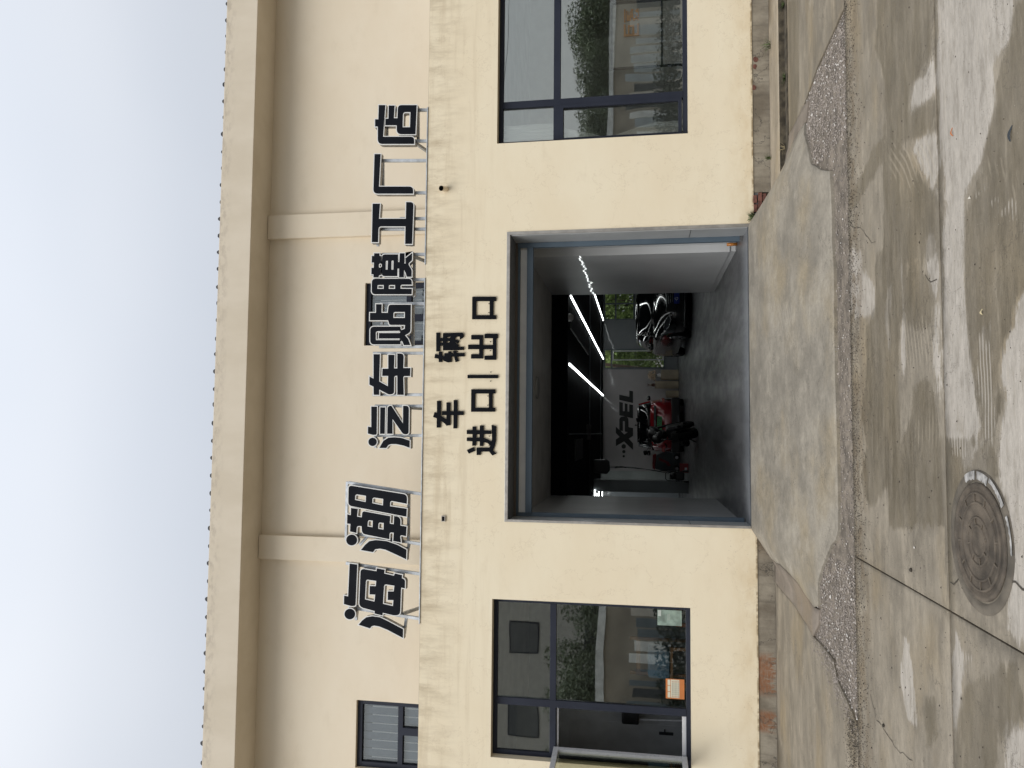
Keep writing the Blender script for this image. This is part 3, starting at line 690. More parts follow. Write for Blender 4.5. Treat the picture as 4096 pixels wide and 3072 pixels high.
# ------------------------------------------------------------------ lettering
def fillet(pts):
    out = []; n = len(pts)
    for i, p in enumerate(pts):
        if len(p) < 3 or p[2] <= 0: out.append((p[0], p[1])); continue
        P = np.array(p[:2], float); A = np.array(pts[i-1][:2], float)-P; B = np.array(pts[(i+1) % n][:2], float)-P
        la, lb = np.hypot(*A), np.hypot(*B); A /= la; B /= lb
        d = min(p[2], la*.48 if len(pts[i-1]) > 2 else la*.95, lb*.48 if len(pts[(i+1) % n]) > 2 else lb*.95)
        for t in np.linspace(0, 1, 7):
            q = P+A*d*(1-t)**2+B*d*t**2
            out.append((q[0], q[1]))
    return out
def area(l): return sum(l[i-1][0]*l[i][1]-l[i][0]*l[i-1][1] for i in range(len(l)))/2
def offset(l, d):
    """grow an outline by d (negative shrinks), mitred"""
    s = 1 if area(l) > 0 else -1; n = len(l); out = []
    for i in range(n):
        a, b, c = np.array(l[i-1]), np.array(l[i]), np.array(l[(i+1) % n])
        e1 = b-a; e2 = c-b; l1, l2 = np.hypot(*e1), np.hypot(*e2)
        if l1 < 1e-7 or l2 < 1e-7: out.append(tuple(b)); continue
        n1 = np.array([e1[1], -e1[0]])/l1*s; n2 = np.array([e2[1], -e2[0]])/l2*s
        m = n1+n2; L = np.hypot(*m)
        if L < .3: out.append(tuple(b+n1*d)); continue
        m /= L; out.append(tuple(b+m*d/max(.45, float(m@n1))))
    return out
def circ(cx, cy, r, n=28): return [(cx+r*math.cos(2*math.pi*k/n), cy+r*math.sin(2*math.pi*k/n)) for k in range(n)]
def towall(zf, pts, yp):
    r = []
    for p in fillet(pts):
        q = onY(*zf(p[0], p[1]), yp); r.append((float(q[0]), float(q[2])))
    c = [r[0]]
    for q in r[1:]:
        if math.hypot(q[0]-c[-1][0], q[1]-c[-1][1]) > 1e-4: c.append(q)
    return c
A_ = zm(1350, 350, 2.37); B_ = zm(1350, 950, 3.3175); C_ = zm(1350, 1380, 3.53); D_ = zm(1330, 1880, 2.305); D1 = zm(1380, 1900, 6.381); D2 = zm(1370, 2230, 5.026); E_ = zm(1680, 1150, 2.37)
SIGN = [
 ('hǎi', D2, [[[(145, 120), (300, 140), (265, 975, 70), (175, 975, 10), (30, 935), (35, 765), (115, 780)]],
   [[(365, 220, 80), (685, 275), (690, 215), (850, 245), (840, 320), (1035, 365), (1050, 320), (1200, 350), (1195, 415), (1260, 440, 50), (1255, 620), (1180, 605), (1160, 1165, 90), (1020, 1160), (810, 1110), (805, 1165), (645, 1125), (650, 1075), (335, 990, 90)],
    [(475, 440, 50), (680, 470), (670, 575), (550, 570), (545, 740), (660, 745), (645, 885), (455, 840)], [(840, 535, 50), (1045, 565), (1030, 680), (915, 680), (910, 855), (1025, 855), (1015, 975), (815, 930)]],
   [circ(150, 1135, 108)], [[(325, 1350), (555, 1425), (590, 1380, 20), (640, 1368), (740, 1385), (900, 1450), (1215, 1615), (1220, 1440), (900, 1270), (750, 1200), (600, 1178), (480, 1200), (400, 1260)]]]),
 ('cháo', D1, [[[(95, 262, 90), (1590, 500, 110), (1580, 735), (1160, 655, 60), (1150, 795), (1580, 860), (1570, 1065), (85, 780, 100)], [(265, 488, 65), (540, 530), (530, 690), (258, 635)], [(705, 570, 60), (978, 610), (970, 775), (698, 720)]],
   [[(155, 840), (330, 865), (310, 1060), (430, 1080), (445, 918, 70), (1160, 1050), (1145, 1240), (1245, 1255), (1255, 1045), (1425, 1070, 120), (1415, 1290), (1575, 1315), (1560, 1560), (1405, 1530, 60), (1430, 1722), (1231, 1686), (1245, 1472), (1140, 1465, 50), (1135, 1640), (440, 1500, 90), (425, 1305), (305, 1300, 60), (295, 1480), (130, 1440), (140, 1250), (55, 1240), (60, 1000), (150, 1025)],
    [(590, 1150, 50), (710, 1165), (705, 1335), (577, 1310)], [(860, 1210, 50), (990, 1225), (985, 1395), (850, 1370)]],
   [circ(174, 1658, 140)], [[(406, 1915), (719, 1971), (775, 1893, 20), (900, 1880), (1037, 1907), (1342, 2046), (1563, 2151), (1572, 1907), (1342, 1783), (1065, 1686), (788, 1658), (622, 1686), (511, 1783)]]]),
 ('qì', C_, [[[(478, 870), (560, 870), (555, 1270, 50), (500, 1270, 10), (430, 1250), (432, 1152), (478, 1160)]], [[(605, 880), (675, 880), (668, 1255), (600, 1255)]],
   [[(708, 880, 15), (735, 858), (762, 858), (925, 1108), (927, 858), (1010, 858, 50), (1005, 1262, 60), (930, 1262, 30), (778, 1045), (778, 1255), (702, 1255)]],
   [circ(497, 1368, 60)], [[(590, 1455), (690, 1455), (720, 1412, 15), (760, 1400), (830, 1400), (930, 1420), (1020, 1452), (1022, 1350), (900, 1310), (800, 1302), (720, 1308), (650, 1350)]]]),
 ('chē', C_, [[[(510, 130), (602, 130), (590, 515), (712, 582), (716, 438), (632, 438), (636, 335), (718, 335), (718, 138), (806, 138), (800, 330), (845, 330), (845, 120), (938, 120, 55), (930, 325), (1030, 325), (1027, 440), (930, 440, 25), (937, 705), (845, 705), (845, 435), (802, 440, 25), (800, 690, 50), (730, 702, 20), (590, 630), (592, 705), (512, 705), (510, 590), (452, 560), (452, 445), (510, 475)]]]),
 ('tiē', B_, [[[(435, 1183, 55), (838, 1183), (838, 1222), (835, 1240), (510, 1245, 30), (510, 1362), (838, 1362), (838, 1420), (435, 1420, 55)]],
   [[(552, 1268), (828, 1268), (845, 1230), (893, 1212), (897, 1162), (690, 1162, 25), (672, 1100), (430, 1100), (432, 1000), (512, 1000), (512, 885), (588, 885), (585, 1000), (668, 1000), (680, 892, 35), (975, 892), (970, 1258, 35), (897, 1300), (940, 1350, 10), (968, 1430), (882, 1430), (860, 1380), (826, 1342), (548, 1342)], [(745, 990, 25), (895, 990), (895, 1068), (742, 1068)]]]),
 ('mó', B_, [[[(457, 548, 50), (985, 548, 45), (987, 628), (838, 628, 25), (838, 680), (988, 682), (985, 755), (455, 755, 50)], [(533, 632, 15), (614, 632), (614, 682), (530, 682)], [(683, 632, 18), (765, 632), (765, 682), (680, 682)]],
   [[(487, 210), (560, 210), (560, 245), (580, 245), (580, 345), (550, 352, 15), (550, 398), (578, 400), (575, 500), (548, 505, 15), (548, 530), (478, 530), (478, 490), (450, 490), (452, 403), (482, 403), (485, 335), (455, 335), (458, 245), (487, 245)]],
   [[(594, 225, 40), (805, 225), (805, 327), (822, 327), (828, 210), (892, 210), (888, 345), (905, 345), (905, 275), (992, 205), (990, 303), (937, 350, 25), (985, 430, 20), (985, 523), (920, 523), (905, 470, 20), (883, 430), (882, 530), (818, 530), (818, 415), (798, 415), (795, 515), (586, 515, 45)], [(643, 310, 15), (670, 310), (665, 427), (640, 427)], [(718, 308, 15), (745, 308), (742, 427), (716, 427)]]]),
 ('gōng', A_, [[[(334, 1102), (404, 1102), (394, 1245), (648, 1245), (652, 1087), (722, 1087, 35), (708, 1484), (642, 1484), (645, 1318), (390, 1318, 30), (386, 1468), (326, 1468)]]]),
 ('chǎng', A_, [[[(352, 632), (410, 632), (394, 940), (718, 940, 40), (718, 1008), (340, 1008, 45)]]]),
 ('diàn', A_, [[[(392, 168), (455, 168), (433, 468), (728, 468, 35), (728, 537), (383, 537, 45), (383, 372), (357, 372), (357, 303), (388, 303)]],
   [[(486, 172), (543, 172), (535, 292), (569, 292), (574, 168, 35), (752, 168), (740, 445), (563, 445, 45), (562, 360), (453, 360), (457, 297), (483, 297)], [(622, 235, 28), (692, 235), (688, 378), (618, 378)]]]),
]
SL = ['first large black sign character with white edge, at the left end above the parapet',
      'second large black sign character, white-edged and leaning, moon shape on its right side',
      'small character after the gap, black with white edge, two bars over a zigzag stroke',
      'black white-edged sign character shaped like a crossed frame, left of the upper window',
      'black white-edged sign character over the left half of the upper window',
      'black white-edged three-part sign character over the right edge of the upper window',
      'black I-shaped sign character with white edge in front of the right pilaster',
      'black sign character of only one bar and one long leg, right of the pilaster',
      'last black white-edged sign character at the right end, a box under a bent roof']
for (nm, zf, pieces), lb in zip(SIGN, SL):
    fr, rm, fc = MB(), MB(), MB(); cs = []
    for loops in pieces:
        L = [towall(zf, l, 0.0) for l in loops]; cs += L[0]
        sg = [1]+[-1]*(len(L)-1)
        fr.prism([offset(l, .009*s) for l, s in zip(L, sg)], 0.003, .09)
        rm.prism([offset(l, .012*s) for l, s in zip(L, sg)], -.004, .002)
        fc.prism([offset(l, -.001*s) for l, s in zip(L, sg)], -.007, -.0045)
    cx = sum(p[0] for p in cs)/len(cs); cz = min(p[1] for p in cs)
    t_ = thing('sign_character', lb, 'sign character', (cx, .03, cz), group='roof sign characters')
    fr.obj('return', LSIDE, t_, bevel=0); rm.obj('rim', LRIM, t_); fc.obj('face', LFACE, t_)

LOWER = [
 ([[[(160, 1075), (197, 1075), (195, 1215), (240, 1245), (250, 1250), (250, 1210), (207, 1210), (208, 1172), (250, 1172), (250, 1090), (286, 1090), (285, 1172), (318, 1172), (318, 1067), (353, 1067), (353, 1172), (411, 1172), (411, 1210), (352, 1210), (350, 1336), (315, 1336), (317, 1210), (286, 1210), (286, 1305), (250, 1310), (235, 1290), (195, 1262), (193, 1328), (157, 1328), (158, 1240), (123, 1228), (137, 1182), (160, 1190)]]], 'flat black character shaped like a crossed frame, upper line on the left above the door'),
 ([[[(153, 428), (187, 428), (187, 478), (217, 478), (217, 432), (413, 428, 35), (413, 470, 10), (378, 492), (376, 465), (348, 465), (325, 487), (372, 503), (360, 528), (325, 515), (368, 545), (362, 560), (385, 562), (414, 562), (413, 592), (217, 595), (217, 552), (187, 552), (187, 605), (153, 605)], [(190, 508), (216, 508), (216, 522), (190, 522)], [(248, 470), (292, 466), (275, 482), (248, 478)], [(248, 508), (285, 508), (275, 522), (248, 522)]],
   [[(136, 668), (143, 628), (178, 640), (178, 608), (207, 608), (207, 640), (230, 655), (230, 622), (268, 622), (268, 605), (295, 605), (295, 620), (318, 625), (312, 600), (340, 598), (345, 620), (420, 620), (420, 653), (350, 655), (368, 697), (335, 707), (322, 655), (295, 655), (300, 705), (262, 710), (230, 697), (207, 675), (207, 706), (177, 706), (177, 675)]]], 'flat black dense two-part character, upper line on the right above the door'),
 ([[[(443, 1350), (497, 1352), (497, 1318), (530, 1318), (530, 1352), (566, 1353), (566, 1308), (602, 1308), (602, 1354), (672, 1356), (670, 1390), (602, 1390), (602, 1425), (640, 1440), (678, 1462), (665, 1500), (640, 1475), (600, 1465), (598, 1503), (566, 1503), (566, 1460), (530, 1458), (528, 1500), (494, 1500), (496, 1458), (443, 1456), (443, 1422), (497, 1424), (497, 1390), (443, 1390)], [(532, 1392), (564, 1392), (564, 1423), (532, 1423)]],
   [[(443, 1540), (508, 1512), (522, 1548), (462, 1575)]], [[(678, 1303), (720, 1315), (718, 1450), (705, 1510), (690, 1545), (723, 1575), (686, 1593), (655, 1556), (575, 1556), (573, 1588), (536, 1588), (536, 1518), (600, 1518), (655, 1518), (675, 1480), (682, 1430)]]], 'flat black character at the left end of the lower line above the door'),
 ([[[(485, 965), (712, 965), (712, 1005), (686, 1005), (686, 1140), (710, 1140), (710, 1178), (483, 1178)], [(522, 1005), (652, 1005), (652, 1140), (520, 1140)]]], 'flat black square box character left of the vertical bar in the lower line'),
 ([[[(450, 828), (738, 828), (738, 860), (450, 860)]]], 'single flat black vertical bar in the middle of the lower line above the door'),
 ([[[(485, 450), (596, 450), (594, 545), (690, 545), (690, 480), (612, 480), (612, 438), (736, 438), (736, 480), (722, 480), (720, 685), (610, 685), (612, 647), (688, 645), (688, 584), (596, 584), (594, 673), (482, 673), (484, 632), (560, 632), (560, 584), (455, 584), (456, 542), (562, 542), (562, 492), (485, 492)]]], 'flat black character of two stacked forks right of the vertical bar in the lower line'),
 ([[[(495, 87), (720, 87), (720, 127), (695, 127), (693, 262), (720, 262), (720, 300), (493, 300)], [(531, 128), (660, 128), (660, 262), (530, 262)]]], 'flat black square box character at the right end of the lower line'),
]
for pieces, lb in LOWER:
    mb = MB(); cs = []
    for loops in pieces:
        L = [towall(E_, l, -.022) for l in loops]; cs += L[0]; mb.prism(L, -.022, -.004)
    cx = sum(p[0] for p in cs)/len(cs); cz = min(p[1] for p in cs)
    o = mb.obj('wall_character', LBLACK); o.data.transform(Matrix.Translation((-cx, 0, -cz))); o.location = (cx, 0, cz)
    tag(o, lb, 'wall character', 'black characters over the door')
    for dx in (-.06, .06):
        MB().tube([(dx, -.014, .1), (dx, .002, .1)], .006, 6).obj('stud', LBLACK, o, world=False)

# steel frames that carry the roof sign
def frame(label, posts, rails, struts=()):
    a = onY(*posts[0][1], .1); t_ = thing('steel_support', label, 'steel support', (float(a[0]), .1, ZP), group='steel frames behind the roof sign')
    for i, (p, q) in enumerate(posts):
        A, B = onY(*p, .1), onY(*q, .1); B[2] = ZP+.01
        MB().bar(A, B, .040, .04).obj('post', GALV, t_, bevel=.003, seg=1)
    for p, q in rails:
        MB().bar(onY(*p, .145), onY(*q, .145), .036, .04).obj('crossbar', GALV, t_, bevel=.003, seg=1)
    for p, q in struts:
        A = onY(*p, .12); B = onY(*q, .12); B[2] = ZP+.01; B[1] = .9; B[0] = A[0]
        MB().bar(A, B, .04, .04, (1, 0, 0)).obj('strut', GALV, t_, bevel=.003, seg=1)
frame('galvanised frame behind the first large sign character', [((1385, 2252), (1676, 2296)), ((1395, 2428), (1676, 2475))], [((1440, 2330), (1425, 2480)), ((1600, 2290), (1603, 2452)), ((1627, 2460), (1618, 2535))], [((1610, 2455), (1680, 2460))])
frame('galvanised frame with a tall top bar behind the second large sign character', [((1395, 1930), (1686, 1977)), ((1430, 2135), (1680, 2177))], [((1390, 1926), (1385, 2160)), ((1636, 1975), (1634, 2170)), ((1475, 2140), (1440, 2180)), ((1638, 2165), (1628, 2225))])
frame('galvanised frame behind the small character after the gap', [((1500, 1624), (1692, 1624)), ((1497, 1742), (1692, 1742))], [((1503, 1742), (1503, 1792)), ((1538, 1742), (1538, 1797)), ((1645, 1742), (1645, 1792))], [((1640, 1632), (1692, 1634))])
frame('galvanised frame behind the crossed-frame sign character', [((1493, 1413), (1695, 1413)), ((1491, 1579), (1693, 1579))], [((1625, 1413), (1625, 1579))])
frame('galvanised frame across the left half of the upper window', [((1522, 1215), (1698, 1215)), ((1518, 1387), (1695, 1387))], [((1652, 1215), (1652, 1387)), ((1530, 1215), (1530, 1300))])
frame('galvanised frame at the right edge of the upper window', [((1530, 1018), (1700, 1018)), ((1640, 1119), (1698, 1119))], [((1657, 1018), (1657, 1188))], [((1655, 1026), (1700, 1028))])
frame('galvanised posts behind the I-shaped sign character', [((1510, 917), (1703, 917)), ((1600, 875), (1704, 875))], [((1512, 900), (1512, 985)), ((1645, 860), (1645, 985))])
frame('galvanised frame with one long open bar behind the one-bar-and-leg character', [((1526, 643), (1708, 643)), ((1560, 772), (1706, 772))], [((1532, 643), (1532, 772))])
frame('galvanised frame behind the last sign character at the right end', [((1560, 441), (1712, 441)), ((1560, 565), (1710, 565))], [((1673, 441), (1673, 565)), ((1548, 441), (1548, 565))], [((1665, 575), (1710, 578))])

# ------------------------------------------------------------------ the doorway and its header
box('reveal_lining', REVEAL, (2.602, 2.634, .012, .40, .25, 3.29), bld); box('reveal_lining', REVEAL, (-1.154, -1.145, .012, .44, .25, 3.29), bld)
box('reveal_lining', M('dark_reveal', (.10, .105, .11), .5), (-1.154, 2.634, .012, .40, 3.292, 3.324), bld)
for z in (.95,): 
    box('panel_joint', DARKSTEEL, (2.599, 2.604, .014, .395, z, z+.006), bld); box('panel_joint', DARKSTEEL, (-1.147, -1.1435, .014, .43, z+.02, z+.026), bld)
for b in ((2.612, 2.652, -.012, .010, .22, 3.345), (-1.172, -1.140, -.012, .010, .25, 3.345), (-1.14, 2.612, -.012, .010, 3.300, 3.345)): box('door_trim', TRIM, b, bld, bevel=.004)
box('threshold', M('threshold_steel', (.10, .11, .12), .5, .4, var=.3, vs=6), (DX0+.01, DX1-.01, -.006, .03, .18, .255), bld)
track = thing('shutter_frame', 'blue grey steel garage door frame with two crossbars and a glazed strip on top', 'door frame', (.74, .4, .25))
box('guide_rail', STEELP, (2.532, 2.600, .40, .46, .30, 3.262), track, bevel=.004); box('guide_rail', STEELP, (-1.144, -1.090, .44, .50, .27, 3.262), track, bevel=.004)
box('crossbar', STEELP, (-1.09, 2.532, .405, .455, 3.226, 3.258), track, bevel=.003); box('crossbar', STEELP, (-1.09, 2.532, .39, .465, 3.046, 3.130), track, bevel=.004)
box('header_panel', M('brown_header', (.12, .10, .085), .4), (-1.14, 2.60, .41, .44, 3.260, 3.291), track)
box('glass_strip', M('translucent_strip', (.40, .38, .33), .12, var=.1, coat=.5), (-1.09, 2.532, .425, .435, 3.130, 3.226), track)

# ------------------------------------------------------------------ passage and hall behind the door
def pvc(name, col, rough, wob, bs=2.2):
    m, t, p, o = newmat(name); k = NT(t); v = k.pos()
    c = k.mix(k.step(k.noise(v, .9, 4), .3, .7), tuple(q*.88 for q in col), tuple(q*1.08 for q in col))
    k.put(p.inputs['Base Color'], c); p.inputs['Roughness'].default_value = rough; p.inputs['Coat Weight'].default_value = .45; p.inputs['Coat Roughness'].default_value = .03
    k.put(p.inputs['Normal'], k.bump(k.noise(k.map(v, (1, 1, .35)), bs, 2), wob, .05)); k.put(p.inputs['Coat Normal'], k.bump(k.noise(k.map(v, (1, 1, .35)), bs, 2), wob, .05)); return m
PVC = pvc('white_wall_panel', (.50, .515, .525), .4, .24, 1.5)
PVCG = pvc('grey_wall_panel', (.25, .27, .285), .5, .12)
PVCW = pvc('pale_mauve_wall_panel', (.44, .42, .425), .5, .12)
BLACKC = M('black_ceiling', (.0025, .003, .005), .9, var=.2, world=True, spec=.05)
def st(name, mat, b, bevel=0):
    return tag(box(name, mat, b, bevel=bevel), kind='structure')
def floormat():
    m, t, p, o = newmat('hall_floor_epoxy'); k = NT(t); v = k.pos(); x, y, z = k.sep(v)
    c = k.mix(k.step(k.noise(k.map(v, (1.6, .5, 1)), 1.2, 6, .62), .3, .7), (.062, .063, .067), (.088, .090, .095))
    arc = k.math('SINE', k.math('MULTIPLY', k.noise(k.map(v, (.5, .5, 1), (2, 1, 0)), .8, 2), 150))
    am = k.math('MULTIPLY', k.step(arc, .55, .95), k.step(k.noise(v, 1.3, 3), .50, .62))
    c = k.mix(k.math('MULTIPLY', am, .30), c, (.075, .078, .085))
    c = k.mix(k.math('MULTIPLY', k.step(k.vor(k.map(v, (1, .2, 1)), 3.2, 'DISTANCE_TO_EDGE'), .012, .003), .25), c, (.02, .02, .022))
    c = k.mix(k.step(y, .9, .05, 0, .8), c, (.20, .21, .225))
    k.put(p.inputs['Base Color'], c); k.put(p.inputs['Roughness'], k.step(k.noise(k.map(v, (2, .6, 1)), 2.0, 5), .3, .7, .30, .55))
    k.put(p.inputs['Normal'], k.bump(k.noise(v, 3.0, 5), .05, .02)); return m
tag(MB().box(-9, 9, .03, 18.6, .1, .25).obj('hall_floor', floormat()), kind='structure')
st('hall_ceiling', BLACKC, (-9, 9, 4.46, 18.6, 2.94, 3.1)); st('ceiling_drop', BLACKC, (-9, 9, 4.40, 4.46, 2.94, 3.35))
st('passage_ceiling', M('passage_ceiling_white', (.38, .37, .35), .55, world=True), (-1.3, 2.8, .5, 4.40, 3.25, 3.35))
st('passage_wall', PVC, (2.59, 2.74, 1.25, 4.46, .33, 3.25), bevel=.004); st('passage_wall', PVC, (2.70, 2.80, .46, 1.25, .25, 3.25)); st('passage_wall', PVC, (2.60, 2.74, 1.27, 4.46, .25, .33))
st('passage_wall', PVC, (-1.33, -1.18, .50, 4.46, .25, 3.25), bevel=.004)
st('hall_side_wall', PVCG, (-9.1, -9, .3, 18.6, .1, 3.3)); st('hall_side_wall', PVCG, (9, 9.1, .3, 18.6, .1, 3.3))
st('partition_wall', PVCG, (-9, -1.33, 4.36, 4.46, .25, 2.94)); st('partition_wall', PVCG, (2.74, 9, 4.36, 4.46, .25, 2.94))
YR = 18.3
MB().prism([[(-9, .25), (9, .25), (9, 2.94), (-9, 2.94)], [(2.335, .70), (3.05, .70), (3.05, 2.90), (2.335, 2.90)], [(4.13, 1.80), (7.0, 1.80), (7.0, 2.90), (4.13, 2.90)]], YR, YR+.2).obj('rear_wall', PVCG)['kind'] = 'structure'
st('rear_wall_cladding', PVCW, (-1.6, 2.30, YR-.012, YR, .25, 2.94))
st('rear_wall_cladding', pvc('bluish_lit_wall_panel', (.42, .46, .50), .3, .1), (-9, -1.9, YR-.012, YR, .25, 2.94))  # brighter bluish light on the left rear wall, put into the panel colour
GREYW = M('grey_window_frame', (.13, .15, .165), .4, .2)
rwn = thing('tall_window', 'tall grey framed rear window with a white inner leaf, between lettering wall and black car', 'window', (2.69, YR, .7))
for b in ((2.335, 3.05, YR-.03, YR+.03, .70, .75), (2.335, 3.05, YR-.03, YR+.03, 2.86, 2.90), (2.335, 2.375, YR-.03, YR+.03, .75, 2.86), (3.01, 3.05, YR-.03, YR+.03, .75, 2.86), (2.375, 3.01, YR-.03, YR+.03, 2.60, 2.66)): box('frame_bar', GREYW, b, rwn)
for b in ((2.63, 2.99, YR-.07, YR-.035, .76, .80), (2.63, 2.99, YR-.07, YR-.035, 2.55, 2.60), (2.63, 2.665, YR-.07, YR-.035, .80, 2.55), (2.955, 2.99, YR-.07, YR-.035, .80, 2.55)): box('leaf_frame', WHITEF, b, rwn)
box('pane', GLASSC, (2.665, 2.955, YR-.05, YR-.045, .80, 2.55), rwn); box('pane', GLASSC, (2.375, 2.63, YR, YR+.005, .75, 2.60), rwn)
rwn2 = thing('wide_window', 'wide grey framed rear window above the black car', 'window', (5.5, YR, 1.8))
for b in ((4.13, 7.0, YR-.03, YR+.03, 1.80, 1.84), (4.13, 7.0, YR-.03, YR+.03, 2.86, 2.90), (4.13, 7.0, YR-.028, YR+.028, 2.45, 2.51), (4.13, 4.17, YR-.026, YR+.026, 1.84, 2.86), (4.71, 4.76, YR-.031, YR+.031, 1.84, 2.86), (5.4, 5.45, YR-.031, YR+.031, 1.84, 2.86), (6.1, 6.15, YR-.031, YR+.031, 1.84, 2.86)): box('frame_bar', GREYW, b, rwn2)
box('pane', GLASSC, (4.17, 7.0, YR, YR+.005, 1.84, 2.86), rwn2)

# wall lettering on the rear wall
F_ = zm(2380, 1500, 4.15)
XP = [[(346, 857), (404, 912), (404, 690, 60), (553, 690, 60), (557, 865), (631, 882), (631, 1010), (560, 1055), (631, 1135), (631, 1245), (483, 1103), (346, 1180), (346, 1073), (408, 1028), (346, 960)],
      [(463, 765, 14), (493, 765, 14), (494, 938), (545, 950), (485, 988), (425, 925), (463, 930)]]
word = [([XP], 'letter'), ([[[(403, 445), (463, 460), (463, 600), (494, 600), (494, 468), (540, 480), (540, 605), (568, 610), (568, 485), (631, 497), (631, 720), (404, 668)]]], 'letter'), ([[[(403, 325), (570, 363), (570, 257), (631, 270), (631, 466), (403, 413)]]], 'letter')]
wl = thing('wall_lettering', 'large black slanted lettering with three round dots on the pale rear wall', 'lettering', (0, YR-.012, 1.7))
LW = M('wall_letter_black', (.008, .010, .010), .5)
for pieces, nm in word:
    mb = MB()
    for loops in pieces: mb.prism([towall(F_, l, YR-.02) for l in loops], YR-.024, YR-.0122)
    mb.obj(nm, LW, wl)
for cx_, cy_, r in ((477, 1185, 37), (479, 1272, 27), (477, 1348, 20)): MB().prism([towall(F_, circ(cx_, cy_, r), YR-.02)], YR-.024, YR-.0122).obj('dot', M('dark_green_dot', (.012, .020, .016), .5), wl)

# lights
LAMP = bpy.data.materials.new('led_tube'); LAMP.use_nodes = True; t = LAMP.node_tree; t.nodes.clear(); e = t.nodes.new('ShaderNodeEmission'); e.inputs[0].default_value = (.95, 1, .98, 1); e.inputs[1].default_value = 6.5
t.links.new(e.outputs[0], t.nodes.new('ShaderNodeOutputMaterial').inputs[0])
def strip(a, b, label):
    a = Vector(a); b = Vector(b); t_ = thing('strip_light', label, 'strip light', a, group='lit strip lights on the black ceiling')
    up = (0, 0, 1)
    MB().bar(a+Vector((0, 0, .0)), b+Vector((0, 0, .0)), .034, .022, up).obj('lamp', LAMP, t_)
    MB().bar(a+Vector((0, 0, .024)), b+Vector((0, 0, .024)), .055, .022, up).obj('housing', DARKSTEEL, t_)
for s_, l in (((1.27, 4.35), 'long lit strip light running back above the red car'), ((2.60, 4.6), 'long lit strip light running back right of the middle of the passage'), ((4.0, 7.5), 'lit strip light on the right above the black car')):
    strip((s_[0], s_[1], 2.905), (s_[0]+.05, 17.75, 2.905), l)
for y, x0, x1, l in ((12.6, -1.673, -6, 'nearest short cross strip light left of the grey column'), (13.73, -1.86, -6, 'second cross strip light left of the grey column'), (14.9, -1.85, -6, 'third cross strip light left of the grey column'), (17.18, -2.02, -6, 'farthest cross strip light left of the grey column')):
    strip((x1, y, 2.905), (x0, y, 2.905), l)
dl = thing('ceiling_disc_lamp', 'unlit white round flat lamp on the passage ceiling', 'ceiling lamp', (.71, 2.3, 3.25))
MB().lathe([(0, -.035), (.165, -.035), (.18, -.025), (.18, -.002)], n=40).obj('shade', M('disc_white', (.22, .22, .215), .5), dl, world=False)
dm_ = thing('dome_camera', 'small white dome fixture under the edge of the black ceiling', 'dome fixture', (2.17, 4.5, 2.94))
MB().lathe([(0, -.10), (.045, -.09), (.07, -.055), (.075, -.02), (.075, 0)], n=20).obj('dome', M('dome_white', (.35, .35, .35), .4), dm_, world=False)
PIPE = M('grey_conduit', (.10, .11, .12), .5, .3)
cpi = thing('ceiling_conduits', 'thin grey conduits crossing the black ceiling', 'conduit', (0, 10, 2.93))
for a, b in (((-9, 10.6, 2.925), (9, 10.6, 2.925)), ((-9, 16.2, 2.925), (9, 16.2, 2.925)), ((-.04, 4.5, 2.915), (-.05, 17, 2.915))): MB().tube([a, b], .014, 6).obj('conduit', PIPE, cpi)
bms = M('dark_grey_duct', (.022, .024, .027), .6)
for b in ((-.6, -.15, 6.0, 8.0, 2.91, 2.938), (-.2, .2, 9.4, 11, 2.91, 2.938), (2.0, 2.4, 4.8, 10, 2.91, 2.938)): box('duct', bms, b, cpi)

# column, pillar, hose reel, trolley, bucket, cart, plinths
tag(MB().box(-1.72, -1.37, 12.62, 12.97, .25, 2.94).obj('grey_column', PVCG, bevel=.01), 'dark grey square column at the left of the hall', 'column')
tag(MB().box(-1.60, -1.31, 16.5, 16.8, .25, 2.94).obj('window_lit_pillar', M('window_light_pillar_paint', (.40, .44, .43), .5, world=True), bevel=.01), 'pillar just right of the dark column, window light painted in as pale green grey', 'pillar')  # window-lit wall face: the light is painted into the pale colour
hr = thing('hose_reel', 'black hose reel box hung under the ceiling with hoses hanging down', 'hose reel', (-.99, 12.4, 2.94))
BP = M('black_plastic', (.010, .011, .012), .35, var=.3, spec=.5)
MB().prism([[(-.16, -.02), (.20, -.02), (.22, -.38), (.16, -.47), (-.10, -.49), (-.21, -.40)]], -.14, .14).obj('case', BP, hr, world=False, bevel=.03)
MB().box(-.05, .05, -.03, .03, -.03, .0).obj('bracket', DARKSTEEL, hr, world=False)
MB().tube([(-.02, -.05, -.48), (-.01, -.05, -.9), (-.05, -.05, -1.5), (-.14, -.06, -2.05), (-.10, -.1, -2.4)], .009, 6).obj('hose', BP, hr, world=False)
MB().tube([(.02, 0, -.47), (.0, -.02, -1.1), (-.10, -.03, -1.9), (-.04, -.04, -2.15), (-.08, -.05, -2.35), (-.16, -.05, -2.1)], .009, 6).obj('hose', BP, hr, world=False)
MB().tube([(-.02, -.05, -.62), (.01, -.05, -.80), (-.01, -.06, -.95)], .022, 6).obj('nozzle', BP, hr, world=False)
tr_ = thing('washer_trolley', 'black pressure washer trolley with looped frame at the foot of the column', 'pressure washer', (-1.22, 12.25, .25))
MB().tube([(-.13, 0, .1), (-.13, .0, .58), (-.08, .0, .64), (.08, .0, .64), (.13, .0, .58), (.13, 0, .1)], .012, 6).obj('handle_frame', BP, tr_, world=False)
MB().box(-.11, .11, -.05, .18, .12, .38).obj('body', BP, tr_, world=False, bevel=.04); MB().lathe([(.0, -.09), (.09, -.09), (.09, .09), (0, .09)], (0, .05, .44), 16, 'x').obj('motor', BP, tr_, world=False)
